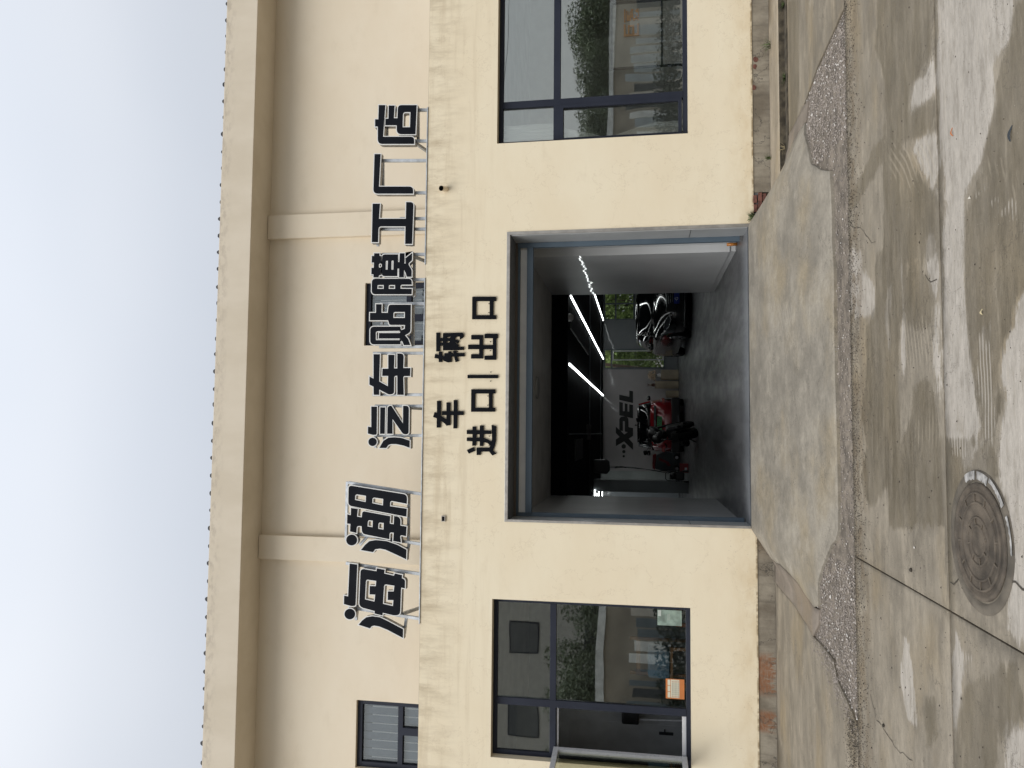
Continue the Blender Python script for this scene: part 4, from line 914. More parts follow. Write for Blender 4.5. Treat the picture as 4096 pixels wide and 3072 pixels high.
for sx in (-.15, .15): MB().lathe([(.03, -.02), (.085, -.02), (.09, 0), (.085, .02), (.03, .02)], (sx, .05, .09), 18, 'x').obj('wheel', BP, tr_, world=False)
MB().tube([(.1, -.05, .4), (.17, -.1, .3), (.1, -.12, .15), (-.05, -.12, .2), (-.14, -.1, .35)], .008, 6).obj('hose', BP, tr_, world=False)
RED = M('red_plastic', (.22, .012, .016), .35, var=.15)
bk = thing('red_crate', 'red plastic tool crate on the floor between the cart and the trolley', 'crate', (-1.0, 12.6, .25))
MB().prism([[(-.12, 0), (.12, 0), (.14, .24), (-.14, .24)], [(-.05, .15), (.05, .15), (.05, .19), (-.05, .19)]], -.1, -.09).obj('front', RED, bk, world=False)
MB().box(-.13, .13, -.09, .1, 0, .22).obj('tub', RED, bk, world=False, bevel=.01); MB().box(-.10, .02, -.104, -.1005, .03, .10).obj('patch', WHITEF, bk, world=False)
ct = thing('wheeled_cart', 'big grey plastic wheeled bin with red lid and red side stripe', 'wheeled bin', (-1.0, 17.3, .25))
GP = M('grey_plastic', (.075, .095, .105), .45, var=.15)
MB().prism([[(-.34, .0), (.30, .0), (.36, .50), (.22, .80), (-.24, .84), (-.36, .45)]], -.25, .25).obj('body', GP, ct, world=False, bevel=.03)
MB().prism([[(-.28, .845), (.28, .80), (.24, .92), (-.22, .93)]], -.24, .24).obj('lid', RED, ct, world=False, bevel=.02)
MB().prism([[(.05, .70), (.15, .72), (.0, .38), (-.14, .30), (-.14, .42), (-.04, .48)]], -.258, -.2505).obj('stripe', RED, ct, world=False)
MB().box(-.33, .29, -.262, -.251, .30, .315).obj('groove', DARKSTEEL, ct, world=False)
for sx in (-.22, .16):
    wv = MB().lathe([(.05, -.03), (.10, -.03), (.11, 0), (.10, .03), (.05, .03)], (sx, -.29, .11), 20, 'y').obj('wheel', BP, ct, world=False)
    MB().lathe([(0, -.035), (.06, -.035)], (sx, -.29, .11), 8, 'y').obj('hubcap', WHITEF, wv, world=False)
BEIGE = M('cream_fluted_paint', (.48, .42, .32), .6)
for i, (x0, x1, zt, lb) in enumerate(((1.885, 2.245, .86, 'cream fluted round stand nearest the window, flowers on top'), (1.58, 1.845, 1.07, 'tall cream fluted round stand with a rabbit figure'), (1.255, 1.505, .69, 'shortest cream fluted round stand beside the red car'))):
    cx, r = (x0+x1)/2, (x1-x0)/2; t_ = thing('display_stand', lb, 'display stand', (cx, 17.9, .25), group='cream fluted display stands')
    ang = [2*math.pi*k/72 for k in range(72)]
    ring = [((r-.012*(k % 3 == 0))*math.cos(a), (r-.012*(k % 3 == 0))*math.sin(a)) for k, a in enumerate(ang)]; h = zt-.25-.02
    MB().add([(x, y, 0) for x, y in ring]+[(x, y, h) for x, y in ring], [(k, (k+1) % 72, 72+(k+1) % 72, 72+k) for k in range(72)]).obj('drum', BEIGE, t_, world=False)
    MB().lathe([(0, h+.02), (r, h+.02), (r, h)], n=40).obj('top', BEIGE, t_, world=False)
fl = thing('flower_bouquet', 'bouquet of pale dried flowers in a vase on the cream stand', 'bouquet', (2.05, 17.85, .865))
MB().lathe([(0, 0), (.05, 0), (.07, .06), (.035, .14)], n=16).obj('vase', WHITEF, fl, world=False)
pm = MB()
for i in range(150):
    a, b, r = rng.uniform(0, 6.28), rng.uniform(-.2, 1.4), rng.uniform(.05, .20)
    c = Vector((math.cos(a)*math.cos(b)*r, math.sin(a)*math.cos(b)*r*.7, .22+math.sin(b)*r*1.2)); s_ = rng.uniform(.02, .045)
    for q in range(3):
        d1 = Vector(rng.normal(0, 1, 3)).normalized()*s_; d2 = Vector(rng.normal(0, 1, 3)).normalized()*s_; pm.add([c-d1, c+d2, c+d1, c-d2], [(0, 1, 2, 3)])
pm.obj('blossom', M('cream_pink_petals', (.74, .60, .46), .8, var=.4, vs=25), fl, world=False, recalc=False)
stm = MB()
for i in range(14):
    a = rng.uniform(0, 6.28); r = rng.uniform(.03, .13); stm.tube([(0, 0, .1), (math.cos(a)*r, math.sin(a)*r*.6, .35)], .003, 4)
stm.obj('stem', M('stem_green', (.05, .08, .03), .8), fl, world=False)
rbt = thing('rabbit_figure', 'small brown rabbit figure with upright ears on the tall cream stand', 'figurine', (1.70, 17.8, 1.075))
FUR = M('brown_velvet', (.10, .05, .035), .8); FURW = M('pale_velvet', (.4, .33, .28), .8)
MB().lathe([(0, 0), (.05, .0), (.06, .05), (.045, .11), (.02, .14), (0, .145)], n=16).obj('body', FUR, rbt, world=False)
MB().lathe([(0, .12), (.035, .13), (.045, .165), (.03, .20), (0, .205)], n=16).obj('head', FURW, rbt, world=False)
for sx in (-1, 1): MB().tube([(sx*.018, 0, .19), (sx*.028, 0, .24), (sx*.04, 0, .29)], [.011, .014, .004], 8).obj('ear', FUR, rbt, world=False)
tube = thing('orange_post', 'short orange tube on the floor behind the right guide rail', 'tube', (2.66, 1.1, .25))
MB().tube([(0, 0, 0), (0, 0, .14)], .022, 12).obj('tube', M('orange_plastic', (.45, .17, .03), .4), tube, world=False)

# ------------------------------------------------------------------ vehicles
def ring(hw, hl, n_, cy, zf, N=56, ex=4.0):
    r = []
    for k in range(N):
        a = 2*math.pi*k/N; c, s = math.cos(a), math.sin(a)
        x = hw*abs(c)**(2/ex)*(1 if c >= 0 else -1); y = cy+hl*abs(s)**(2/ex)*(1 if s >= 0 else -1)
        r.append((x, y, zf(x, y) if callable(zf) else zf))
    return r
def loft(rings, cap0=True, cap1=True):
    mb = MB(); N = len(rings[0]); vs = [p for r in rings for p in r]; fs = []
    for i in range(len(rings)-1):
        for k in range(N): fs.append((i*N+k, i*N+(k+1) % N, (i+1)*N+(k+1) % N, (i+1)*N+k))
    if cap0: fs.append(tuple(range(N)))
    if cap1: fs.append(tuple((len(rings)-1)*N+k for k in range(N)))
    return mb.add(vs, fs, True)
def text(name, s, size, mat, parent, loc, rot, ext=.002, sx=1.0):
    cu = bpy.data.curves.new(name, 'FONT'); cu.body = s; cu.size = size; cu.extrude = ext; cu.align_x = 'CENTER'; cu.align_y = 'CENTER'
    tmp = bpy.data.objects.new('tmp', cu); COL.objects.link(tmp); dg = bpy.context.evaluated_depsgraph_get()
    me = bpy.data.meshes.new_from_object(tmp.evaluated_get(dg)); bpy.data.objects.remove(tmp)
    me.materials.clear(); me.materials.append(mat); o = bpy.data.objects.new(name, me); link(o, parent); o.location = loc; o.rotation_euler = rot; o.scale = (sx, 1, 1); return o
CARB = M('black_car_paint', (.003, .003, .0035), .15, 0, var=.1, coat=1, spec=.6)
CARR = M('red_car_paint', (.26, .012, .018), .18, .1, var=.1, coat=1)
CARG = M('dark_car_glass', (.004, .005, .006), .04, 0, var=.1, spec=.8, coat=.6)
RUB = M('tyre_rubber', (.006, .006, .006), .85, spec=.1)
CHR = M('chrome', (.40, .42, .43), .3, 1.0)
TAIL = M('tail_lamp_red', (.30, .02, .015), .15, coat=.6)
SILV = M('silver_roof', (.30, .31, .33), .25, .6, coat=.6)
def wheels(t_, hw, y0, y1, r=.33):
    for sx in (-1, 1):
        for y in (y0, y1):
            wv = MB().lathe([(.20, -.1), (r-.02, -.1), (r, -.07), (r, .07), (r-.02, .1), (.20, .1)], (sx*(hw-.11), y, r), 32, 'x').obj('wheel', RUB, t_, world=False)
            mb = MB()
            for k in range(5):
                a = 2*math.pi*k/5; mb.bar((sx*(hw-.01), y, r), (sx*(hw-.01), y+math.cos(a)*.2, r+math.sin(a)*.2), .05, .02, (1, 0, 0))
            mb.lathe([(.19, -.01), (.215, 0), (.19, .01)], (sx*(hw-.01), y, r), 28, 'x'); mb.obj('rim', SILV, wv, world=False)
# red compact car, seen from behind (front points away)
rc = thing('red_car', 'small red hatchback with black roof and green plate, seen from behind', 'car', (.24, 14.18, .25))
zb = lambda lo, hi, yf, yb: (lambda x, y: lo)
bod = [ring(.72, 1.78, 4, 1.82, .17, ex=5), ring(.80, 1.86, 4, 1.84, .24, ex=5), ring(.845, 1.90, 4, 1.86, .42, ex=4.6), ring(.85, 1.90, 4, 1.86, .62, ex=4.4),
       ring(.84, 1.87, 4, 1.88, lambda x, y: .82-.06*max(0, y-2.4), ex=4.2), ring(.815, 1.82, 4, 1.90, lambda x, y: .97-.16*max(0, y-2.2), ex=4), ring(.76, 1.74, 4, 1.92, lambda x, y: 1.04-.2*max(0, y-2.2), ex=4)]
loft(bod).obj('body', CARR, rc, world=False)
loft([ring(.77, 1.42, 4, 1.62, 1.02, ex=4.5), ring(.72, 1.30, 4, 1.60, 1.20, ex=4.5), ring(.655, 1.14, 4, 1.57, 1.37, ex=4.5)]).obj('cabin_glass', CARG, rc, world=False)
loft([ring(.665, 1.16, 4, 1.57, 1.362, ex=4.5), ring(.65, 1.14, 4, 1.57, 1.405, ex=4.2), ring(.56, 1.02, 4, 1.57, 1.44, ex=4)]).obj('roof', CARB, rc, world=False)
for sx in (-1, 1):
    MB().bar((sx*.735, .30, 1.04), (sx*.645, .46, 1.39), .055, .05).obj('rear_pillar', CARR if sx > 0 else SILV, rc, world=False, bevel=.01)
    loft([ring(.07, .05, 4, 0, 0, 16, 3), ring(.09, .06, 4, 0, .06, 16, 3), ring(.06, .05, 4, 0, .12, 16, 3)]).obj('mirror', CARB, rc, world=False).location = (sx*.93, 2.35, 1.0)
    MB().box(sx*.75-.08, sx*.75+.08, -.035, .08, .60, .69).obj('tail_lamp', TAIL, rc, world=False, bevel=.02)
MB().box(-.60, .60, -.052, .05, .86, .935).obj('trunk_band', M('gloss_black_band', (.006, .006, .007), .15), rc, world=False, bevel=.01)
MB().box(-.84, .84, -.066, .3, .13, .40).obj('rear_bumper', M('bumper_black', (.008, .008, .009), .5), rc, world=False, bevel=.06, seg=3)
MB().box(-.30, .30, -.074, -.064, .185, .20).obj('bumper_strip', SILV, rc, world=False)
pl = MB().box(-.215, .215, -.066, -.058, .69, .83).obj('number_plate', M('green_plate', (.10, .38, .15), .5, var=.25, vs=5), rc, world=False)
pl.location = (.05, 0, 0)
text('plate_text', 'AV2216', .125, M('plate_ink', (.008, .01, .008), .5), pl, (.02, -.068, .757), (RAD(90), 0, 0), sx=.8)
text('brand_text', 'M E N G O D', .05, SILV, rc, (0.0, -.054, .90), (RAD(90), 0, 0))
MB().tube([(-.1, .35, 1.07), (.12, .28, 1.13)], .008, 6).obj('wiper', BP, rc, world=False)
MB().lathe([(.055, 0), (.075, 0)], (.08, .40, 1.20), 24, 'y').obj('window_sticker', M('pale_sticker', (.3, .33, .33), .5), rc, world=False)
MB().box(-.09, .09, .37, .41, 1.365, 1.385).obj('brake_light', SILV, rc, world=False)
MB().tube([(0, .9, 1.43), (0, .80, 1.50)], .02, 8).obj('aerial', CARB, rc, world=False)
wheels(rc, .84, .62, 3.05, .30)
# black car, facing the door
bc = thing('black_car', 'glossy black car with chrome details facing the door behind the passage wall', 'car', (3.56, 10.25, .25), RAD(4))
def hood(y): return 1.0 if y > 1.35 else .74+.26*(max(0, y)/1.35)**.6
bod = [ring(.82, 2.28, 4, 2.38, .14, ex=5), ring(.92, 2.38, 4, 2.40, .22, ex=5), ring(.95, 2.41, 4, 2.41, .45, ex=4.4), ring(.955, 2.40, 4, 2.42, lambda x, y: min(.66, hood(y)-.10), ex=4.2),
       ring(.94, 2.35, 4, 2.44, lambda x, y: min(.86, hood(y)-.03), ex=3.8), ring(.88, 2.27, 4, 2.47, lambda x, y: min(.97, hood(y)+.02), ex=3.6), ring(.70, 2.05, 4, 2.50, lambda x, y: min(1.0, hood(y)+.045), ex=3.2), ring(.3, 1.5, 4, 2.5, lambda x, y: min(1.0, hood(y)+.06), ex=3)]
loft(bod).obj('body', CARB, bc, world=False)
loft([ring(.86, 1.62, 4, 2.75, .96, ex=3.6), ring(.80, 1.36, 4, 2.80, 1.18, ex=3.6), ring(.68, 1.02, 4, 2.84, 1.40, ex=3.6)]).obj('cabin_glass', CARG, bc, world=False)
loft([ring(.69, 1.04, 4, 2.84, 1.39, ex=3.6), ring(.66, 1.0, 4, 2.84, 1.44, ex=3.4), ring(.5, .8, 4, 2.84, 1.475, ex=3)]).obj('roof', CARB, bc, world=False)
for sx in (-1, 1):
    MB().tube([(sx*.80, 1.30, .98), (sx*.72, 1.62, 1.18), (sx*.62, 1.95, 1.40)], .025, 8).obj('windscreen_pillar', CARB, bc, world=False)
    loft([ring(.07, .06, 4, 0, 0, 16, 3), ring(.11, .08, 4, 0, .07, 16, 3), ring(.08, .05, 4, 0, .15, 16, 3)]).obj('mirror', CARB, bc, world=False).location = (sx*1.02, 1.75, .97)
    hl = [(sx*.50, .02, .60), (sx*.62, .03, .69), (sx*.80, .20, .74), (sx*.86, .32, .70), (sx*.78, .12, .60), (sx*.62, .02, .56)]
    MB().tube(hl, .008, 6, closed=True).obj('headlight_trim', CHR, bc, world=False)
    q = MB().add(hl, [tuple(range(6))]).obj('headlight', M('headlight_lens', (.05, .055, .06), .05, coat=1), bc, world=False)
    MB().tube([(sx*.92, 1.0, .80), (sx*.955, 2.2, .84), (sx*.93, 3.8, .86)], .006, 6).obj('side_trim', CHR, bc, world=False)
for i in range(5): MB().tube([(-.38+.02*i, .005+.004*i, .66-.05*i), (0, -.035, .67-.05*i), (.38-.02*i, .005+.004*i, .66-.05*i)], .007, 6).obj('grille_bar', CHR, bc, world=False)
MB().box(-.42, .42, -.015, .1, .41, .68).obj('grille', BP, bc, world=False, bevel=.03)
MB().tube([(-.8, .13, .22), (-.4, .0, .20), (0, -.03, .20), (.4, .0, .20), (.8, .13, .22)], .009, 6).obj('lower_trim', CHR, bc, world=False)
pb = MB().box(-.22, .22, -.055, -.045, .34, .48).obj('number_plate', M('blue_plate', (.01, .03, .22), .4), bc, world=False)
text('plate_text', '·G', .12, WHITEF, pb, (-.10, -.057, .41), (RAD(90), 0, 0))
wheels(bc, .93, .95, 3.75, .34)
# motorcycle seen from behind
mc = thing('motorcycle', 'black motorcycle on its side stand in front of the red car', 'motorcycle', (.03, 8.75, .25)); mc.rotation_euler = (0, RAD(-12), RAD(-9))
MBK = M('motorcycle_black', (.004, .004, .005), .4, var=.3, spec=.25)
def tyre(y, r, wd, nm):
    w_ = MB().lathe([(r-.13, -wd*.4), (r-.05, -wd*.5), (r-.012, -wd*.33), (r, 0), (r-.012, wd*.33), (r-.05, wd*.5), (r-.13, wd*.4)], (0, y, r), 40, 'x').obj(nm, RUB, mc, world=False)
    mb = MB(); mb.lathe([(r-.15, -.05), (r-.13, -.055), (r-.13, .055), (r-.15, .05)], (0, y, r), 32, 'x')
    for k in range(5):
        a = 2*math.pi*k/5; mb.bar((0, y, r), (0, y+math.cos(a)*(r-.14), r+math.sin(a)*(r-.14)), .04, .03, (1, 0, 0))
    mb.obj('rim', MBK, w_, world=False)
tyre(0.0, .32, .20, 'rear_wheel'); tyre(1.38, .31, .12, 'front_wheel')
def sk(nm, pts, rs, mat=MBK, n=10): return MB().tube(pts, rs, n).obj(nm, mat, mc, world=False)
sk('swingarm', [(-.11, 0, .31), (-.10, .5, .38)], .028); sk('swingarm', [(.11, 0, .31), (.10, .5, .38)], .028)
sk('tail_cowl', [(0, -.12, .98), (0, .05, .96), (0, .35, .88), (0, .6, .82)], [.05, .11, .14, .13]); sk('seat', [(0, -.05, 1.03), (0, .2, .98), (0, .55, .86)], [.06, .11, .12])
sk('fuel_tank', [(0, .50, .90), (0, .65, 1.0), (0, .9, 1.02), (0, 1.05, .95)], [.10, .17, .18, .10], n=16)
MB().box(-.16, .16, .42, .98, .32, .72).obj('engine', M('engine_grey', (.02, .02, .022), .4, .6, var=.5, vs=14), mc, world=False, bevel=.05)
for sx in (-1, 1):
    sk('fork', [(sx*.10, 1.38, .31), (sx*.10, 1.16, 1.05)], .028); sk('indicator', [(sx*.10, -.12, .80), (sx*.20, -.13, .79)], [.01, .022])
    MB().tube([(sx*.16-.07, -.1, .98), (sx*.16+.06, -.1, 1.0), (sx*.16, -.12, .88)], .006, 6, closed=True).obj('tail_light_ring', SILV, mc, world=False)
    sk('handlebar', [(0, 1.1, 1.12), (sx*.22, 1.05, 1.15), (sx*.38, .97, 1.13)], .014); sk('grip', [(sx*.27, 1.03, 1.15), (sx*.40, .96, 1.13)], .022)
    sk('mirror_stalk', [(sx*.25, 1.05, 1.15), (sx*.33, 1.0, 1.25), (sx*.40, .98, 1.32)], .007, n=6)
    m_ = loft([ring(.03, .012, 4, 0, 0, 14, 2.5), ring(.065, .02, 4, 0, .05, 14, 2.5), ring(.05, .02, 4, 0, .10, 14, 2.5)]).obj('mirror', MBK, mc, world=False); m_.location = (sx*.43, .97, 1.29)
sk('licence_bracket', [(0, -.10, .88), (0, -.28, .60)], .014); MB().box(-.09, .09, -.33, -.32, .48, .62).obj('mudguard', MBK, mc, world=False, bevel=.004)
MB().box(-.07, .07, -.315, -.305, .56, .585).obj('reflector', TAIL, mc, world=False)
sk('exhaust', [(.14, .9, .30), (.17, .4, .33), (.19, .0, .40), (.20, -.22, .46)], [.03, .035, .06, .062]); sk('exhaust', [(-.16, .5, .35), (-.2, .2, .30), (-.22, .0, .32)], [.03, .07, .08])
sk('side_stand', [(-.14, .45, .30), (-.34, .42, .04), (-.38, .42, .04)], .014); sk('fairing', [(0, 1.12, 1.02), (0, 1.30, 1.08), (0, 1.42, .96)], [.12, .16, .10], n=14)
mc.location.z = .245

# ------------------------------------------------------------------ rooms behind the front windows
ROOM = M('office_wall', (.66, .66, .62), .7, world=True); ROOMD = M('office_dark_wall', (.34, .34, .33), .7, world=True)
st('office_floor', M('office_floor_grey', (.35, .35, .34), .5, world=True), (-9, -1.33, .31, 4.36, .1, .3)); st('office_floor', M('office_floor_grey2', (.12, .12, .12), .5, world=True), (2.80, 9, .31, 4.36, .1, .3))
st('office_ceiling', ROOM, (-9, -1.33, .31, 4.4, 3.56, 3.7)); st('office_ceiling', ROOM, (2.80, 9, .31, 4.4, 3.56, 3.7))
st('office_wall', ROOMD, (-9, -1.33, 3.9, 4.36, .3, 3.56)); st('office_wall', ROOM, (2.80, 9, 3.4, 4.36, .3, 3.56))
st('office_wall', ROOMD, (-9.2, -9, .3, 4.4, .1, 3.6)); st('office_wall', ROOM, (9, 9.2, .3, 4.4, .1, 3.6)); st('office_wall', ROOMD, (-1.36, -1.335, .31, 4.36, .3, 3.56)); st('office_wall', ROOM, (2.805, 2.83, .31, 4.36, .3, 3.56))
gd = thing('grey_door', 'grey panelled inner door with a small dark handle behind the open casement', 'inner door', (-4.6, 1.5, .3))
DG = M('grey_door_paint', (.52, .54, .55), .5)
box('slab', DG, (-5.6, -4.02, 1.5, 1.56, .3, 3.4), gd, bevel=.004)
MB().prism([[(-4.95, .85), (-4.16, .85), (-4.16, 2.62), (-4.95, 2.62)], [(-4.90, .90), (-4.21, .90), (-4.21, 2.57), (-4.90, 2.57)]], 1.488, 1.5).obj('moulding', DG, gd, bevel=.004)
hh = box('handle_plate', DARKSTEEL, (-4.29, -4.25, 1.475, 1.498, 1.14, 1.34), gd, bevel=.006); MB().bar((-4.27, 1.45, 1.26), (-4.20, 1.45, 1.26), .018, .015).obj('lever', DARKSTEEL, hh)
brm = thing('broom', 'broom with dark head and pale pole standing upside down inside the left window', 'broom', (-3.99, 1.2, .3))
MB().tube([(-3.95, 1.2, .3), (-4.0, 1.2, 1.62)], .012, 8).obj('pole', WHITEF, brm); box('head', BP, (-4.06, -3.80, 1.14, 1.24, 1.62, 1.86), brm, bevel=.03)
tb = thing('office_table', 'wooden side table with blue cushion inside the left window', 'table', (-3.2, 1.3, .3))
WOOD = M('light_wood', (.28, .15, .07), .5, var=.25, vs=5)
for b in ((-3.48, -2.95, 1.05, 1.55, 1.16, 1.19), (-3.48, -3.44, 1.05, 1.09, .3, 1.16), (-2.99, -2.95, 1.05, 1.09, .3, 1.16), (-3.48, -3.44, 1.51, 1.55, .3, 1.75), (-2.99, -2.95, 1.51, 1.55, .3, 1.75), (-3.44, -2.99, 1.52, 1.54, 1.6, 1.66)): box('board', WOOD, b, tb)
cus = tag(box('cushion', M('blue_fabric', (.10, .20, .30), .9), (-3.42, -3.02, 1.15, 1.5, 1.195, 1.5), bevel=.06), 'blue fabric cushion on the wooden seat inside the left window', 'cushion')
b2 = thing('office_bench', 'orange wooden bench seen behind the lower right corner of the left window', 'bench', (-2.5, 1.6, .3))
for b in ((-2.75, -2.25, 1.4, 1.8, 1.02, 1.10), (-2.75, -2.70, 1.4, 1.45, .3, 1.02), (-2.30, -2.25, 1.4, 1.45, .3, 1.02)): box('board', M('orange_wood', (.36, .13, .04), .5), b, b2)
# notices stuck to the inside of the left window
ps = thing('orange_notice', 'orange notice with a cream table of small print stuck on the left window', 'notice', (-3.21, YW+.04, 1.06))
ORG = M('orange_paper', (.50, .17, .045), .7); CRM = M('cream_paper', (.60, .58, .46), .7); INK = M('print_ink', (.12, .12, .12), .7); INKO = M('print_red', (.35, .08, .04), .7)
yp = YW+.036-.0125
box('sheet', ORG, (-3.336, -3.092, yp+.004, yp+.006, 1.056, 1.286), ps)
box('table_card', CRM, (-3.322, -3.10, yp+.002, yp+.0035, 1.118, 1.222), ps)
for i in range(3): box('small_card', CRM, (-3.322+.076*i, -3.322+.076*i+.068, yp+.002, yp+.0035, 1.229, 1.262), ps)
for i in range(5):
    for j in range(8): box('print_line', INKO if j in (0, 7) else INK, (-3.315+.026*j, -3.315+.026*j+.016, yp+.0005, yp+.0018, 1.128+.018*i, 1.128+.018*i+.006), ps)
p2 = thing('green_notice', 'faded grey green poster stuck on the lower right corner of the left window', 'poster', (-2.33, YW+.04, 1.085))
box('sheet', M('faded_green_paper', (.22, .29, .25), .6, var=.5, vs=6), (-2.434, -2.241, yp+.003, yp+.005, 1.085, 1.386), p2); box('label_card', M('pale_card', (.45, .5, .47), .6), (-2.32, -2.246, yp+.001, yp+.0025, 1.34, 1.38), p2)
for i in range(3): box('print_line', M('pale_print', (.5, .55, .5), .6), (-2.37, -2.29, yp+.001, yp+.0025, 1.235+.012*i, 1.238+.012*i), p2)
# framed glass board in the right room with two orange characters
gb = thing('framed_board', 'black framed board with two orange characters inside the right window', 'framed board', (5.6, .75, .9))
YB = .75
fx = lambda x, y: tuple(onY(*zm(1950, 0, 2.602)(x, y), YB)[[0, 2]])
a = fx(1280, 735); b = fx(1280, 35); c = fx(2025, 700); d_ = fx(1812, 300)
X0, X1, ZT, ZB, ZM = a[0], b[0], a[1], c[1], d_[1]
for bb in ((X0, X1, YB-.02, YB, ZT-.03, ZT), (X0, X1, YB-.02, YB, ZM-.015, ZM+.01), (X0, X1, YB-.02, YB, ZB-.6, ZB-.57), (X0, X0+.03, YB-.02, YB, ZB-.57, ZT-.03), (X1-.03, X1, YB-.02, YB, ZB-.57, ZT-.03)): box('frame_bar', DARKSTEEL, bb, gb)
box('panel', M('board_panel', (.60, .59, .55), .4), (X0+.02, X1-.02, YB-.005, YB+.01, ZB-.57, ZT-.02), gb)
H_ = zm(2430, 0, 9.217)
OC = M('orange_letter', (.80, .33, .05), .5)
for loops in ([[(595, 905), (668, 905), (668, 1270), (750, 1262), (750, 930), (985, 915), (995, 1240), (1090, 1225), (1090, 870), (1168, 868), (1168, 1310), (600, 1362)], [(812, 990), (912, 985), (915, 1245), (808, 1252)]],):
    MB().prism([towall(H_, l, YB-.03) for l in loops], YB-.035, YB-.024).obj('character', OC, gb)
mb = MB()
for l in ([(612, 348), (665, 345), (663, 828), (612, 832)], [(692, 400), (735, 400), (735, 565), (775, 565), (775, 430), (800, 430), (800, 565), (835, 565), (835, 400), (868, 395), (880, 560), (895, 560), (862, 345), (950, 330), (965, 370), (920, 380), (970, 660), (1020, 665), (1035, 560), (980, 540), (1030, 500), (1060, 580), (1115, 580), (1110, 460), (1060, 455), (1015, 380), (1110, 310), (1155, 350), (1095, 405), (1160, 405), (1170, 640), (1050, 640), (1100, 680), (1175, 740), (1120, 745), (1045, 690), (1010, 760), (935, 765), (900, 640), (868, 640), (868, 765), (700, 775)]):
    mb.prism([towall(H_, l, YB-.03)], YB-.035, YB-.024)
mb.obj('character', OC, gb)
# white curtain gathered at the left side of the right window
cu = MB(); NZ, NX = 40, 30
for i in range(NZ+1):
    z = 1.0+2.45*i/NZ; wv = .30 if z > 2.75 else (.05+.20*abs(z-2.03)**1.1 if z > 1.2 else .2)
    wv = .30 if z > 2.75 else max(.05, min(.24, .05+.30*abs(z-2.03)))
    for j in range(NX+1): cu.v.append((3.90+wv*j/NX, .225+.03*math.sin(j*1.3)+.012*math.sin(z*9+j), z))
for i in range(NZ):
    for j in range(NX): a = i*(NX+1)+j; cu.f.append([a, a+1, a+NX+2, a+NX+1]); cu.sm.append(True)
tag(cu.obj('curtain', M('white_curtain_cloth', (.84, .86, .84), .85, var=.03), recalc=False), 'white curtain gathered and tied at the left side of the right window', 'curtain')

# ------------------------------------------------------------------ plants, rubbish on the ground
GRASS = M('weed_green', (.07, .10, .03), .8, var=.5, vs=30); DRY = M('dry_straw', (.32, .26, .15), .8)
def tuft(x, y, z, n, h, label, mat=GRASS, spread=.06):
    mb = MB()
    for i in range(n):
        a = rng.uniform(0, 6.28); r = rng.uniform(0, spread*.4); b = Vector((math.cos(a)*r, math.sin(a)*r*.5, 0)); hh_ = h*rng.uniform(.4, 1.1); l = rng.uniform(.2, 1.0)*spread
        t1 = b+Vector((math.cos(a)*l*.5, math.sin(a)*l*.5, hh_*.65)); t2 = b+Vector((math.cos(a)*l*1.5, math.sin(a)*l*1.5, hh_*rng.uniform(.6, 1.0))); w_ = Vector((-math.sin(a), math.cos(a), 0))*rng.uniform(.0015, .004)
        mb.add([b-w_, b+w_, t1+w_, t1-w_, t2], [(0, 1, 2, 3), (3, 2, 4)])
    o = mb.obj('weed_tuft', mat, recalc=False); o.location = (x, y, z); return tag(o, label, 'weed')
tuft(2.72, -.05, .16, 70, .13, 'green weeds growing at the right foot of the doorway', spread=.10)
tuft(3.45, -.10, -.02, 36, .09, 'small green weed growing in the plinth crack near the ramp')
tuft(4.9, -.12, -.03, 30, .12, 'thin weed with long blades on the right hand ledge', spread=.12)
tuft(4.2, -.70, -.10, 40, .05, 'low weeds in the gutter along the right hand ledge', spread=.10)
tuft(5.1, -.70, -.10, 26, .07, 'weed at the far right end of the gutter', spread=.08)
tuft(3.35, -.72, -.08, 10, .10, 'dry straw stalks at the near end of the gutter', DRY, .12)
def bit(name, px_, label, cat, build):
    q = onZ(*px_, G); o = build(); o.name = name; o.location = (float(q[0]), float(q[1]), G); return tag(o, label, cat)
def leafm(mat, L, wd, a):
    def f():
        mb = MB(); vs = []
        for i in range(7):
            t = i/6; w_ = wd*math.sin(math.pi*min(.97, t+.03)); c = Vector((L*(t-.5), .1*L*math.sin(t*3), .003+.006*math.sin(t*4)))
            vs += [(c.x, c.y-w_, c.z), (c.x, c.y+w_, c.z+.004)]
        mb.add(vs, [(2*i, 2*i+1, 2*i+3, 2*i+2) for i in range(6)]); o = mb.obj('leaf', mat, recalc=False); o.rotation_euler = (0, 0, a); return o
    return f
bit('orange_twig', (3813, 527), 'small orange brown twig on the pale concrete', 'twig', leafm(M('orange_bark', (.42, .13, .03), .7), .055, .004, .3))
bit('dark_leaf', (4048, 533), 'dark curled leaf near the right edge of the yard', 'leaf', leafm(M('dark_leaf', (.02, .028, .035), .6), .07, .008, -.2))
bit('paper_scrap', (3884, 788), 'small white scrap on the concrete', 'scrap', leafm(M('scrap_white', (.62, .58, .5), .7), .022, .007, .6))
bit('yellow_chip', (3932, 1247), 'small yellowish wood chip on the damp concrete', 'wood chip', leafm(M('chip_yellow', (.5, .42, .25), .7), .03, .005, .2))
bit('small_stone', (3647, 2280), 'small dark stone on the slab left of the manhole', 'stone', lambda: MB().lathe([(0, .0), (.014, .004), (.010, .012), (0, .014)], n=7).obj('stone', DIRT))
bit('black_stone', (3537, 2902), 'dark pebble near the left edge of the yard', 'stone', lambda: MB().lathe([(0, .0), (.014, .004), (.010, .012), (0, .014)], n=7).obj('stone', DIRT))
bit('white_pebble', (3661, 2190), 'pale pebble on the slab beside the manhole', 'stone', lambda: MB().lathe([(0, .0), (.008, .004), (.006, .009), (0, .01)], n=7).obj('stone', STONE2))
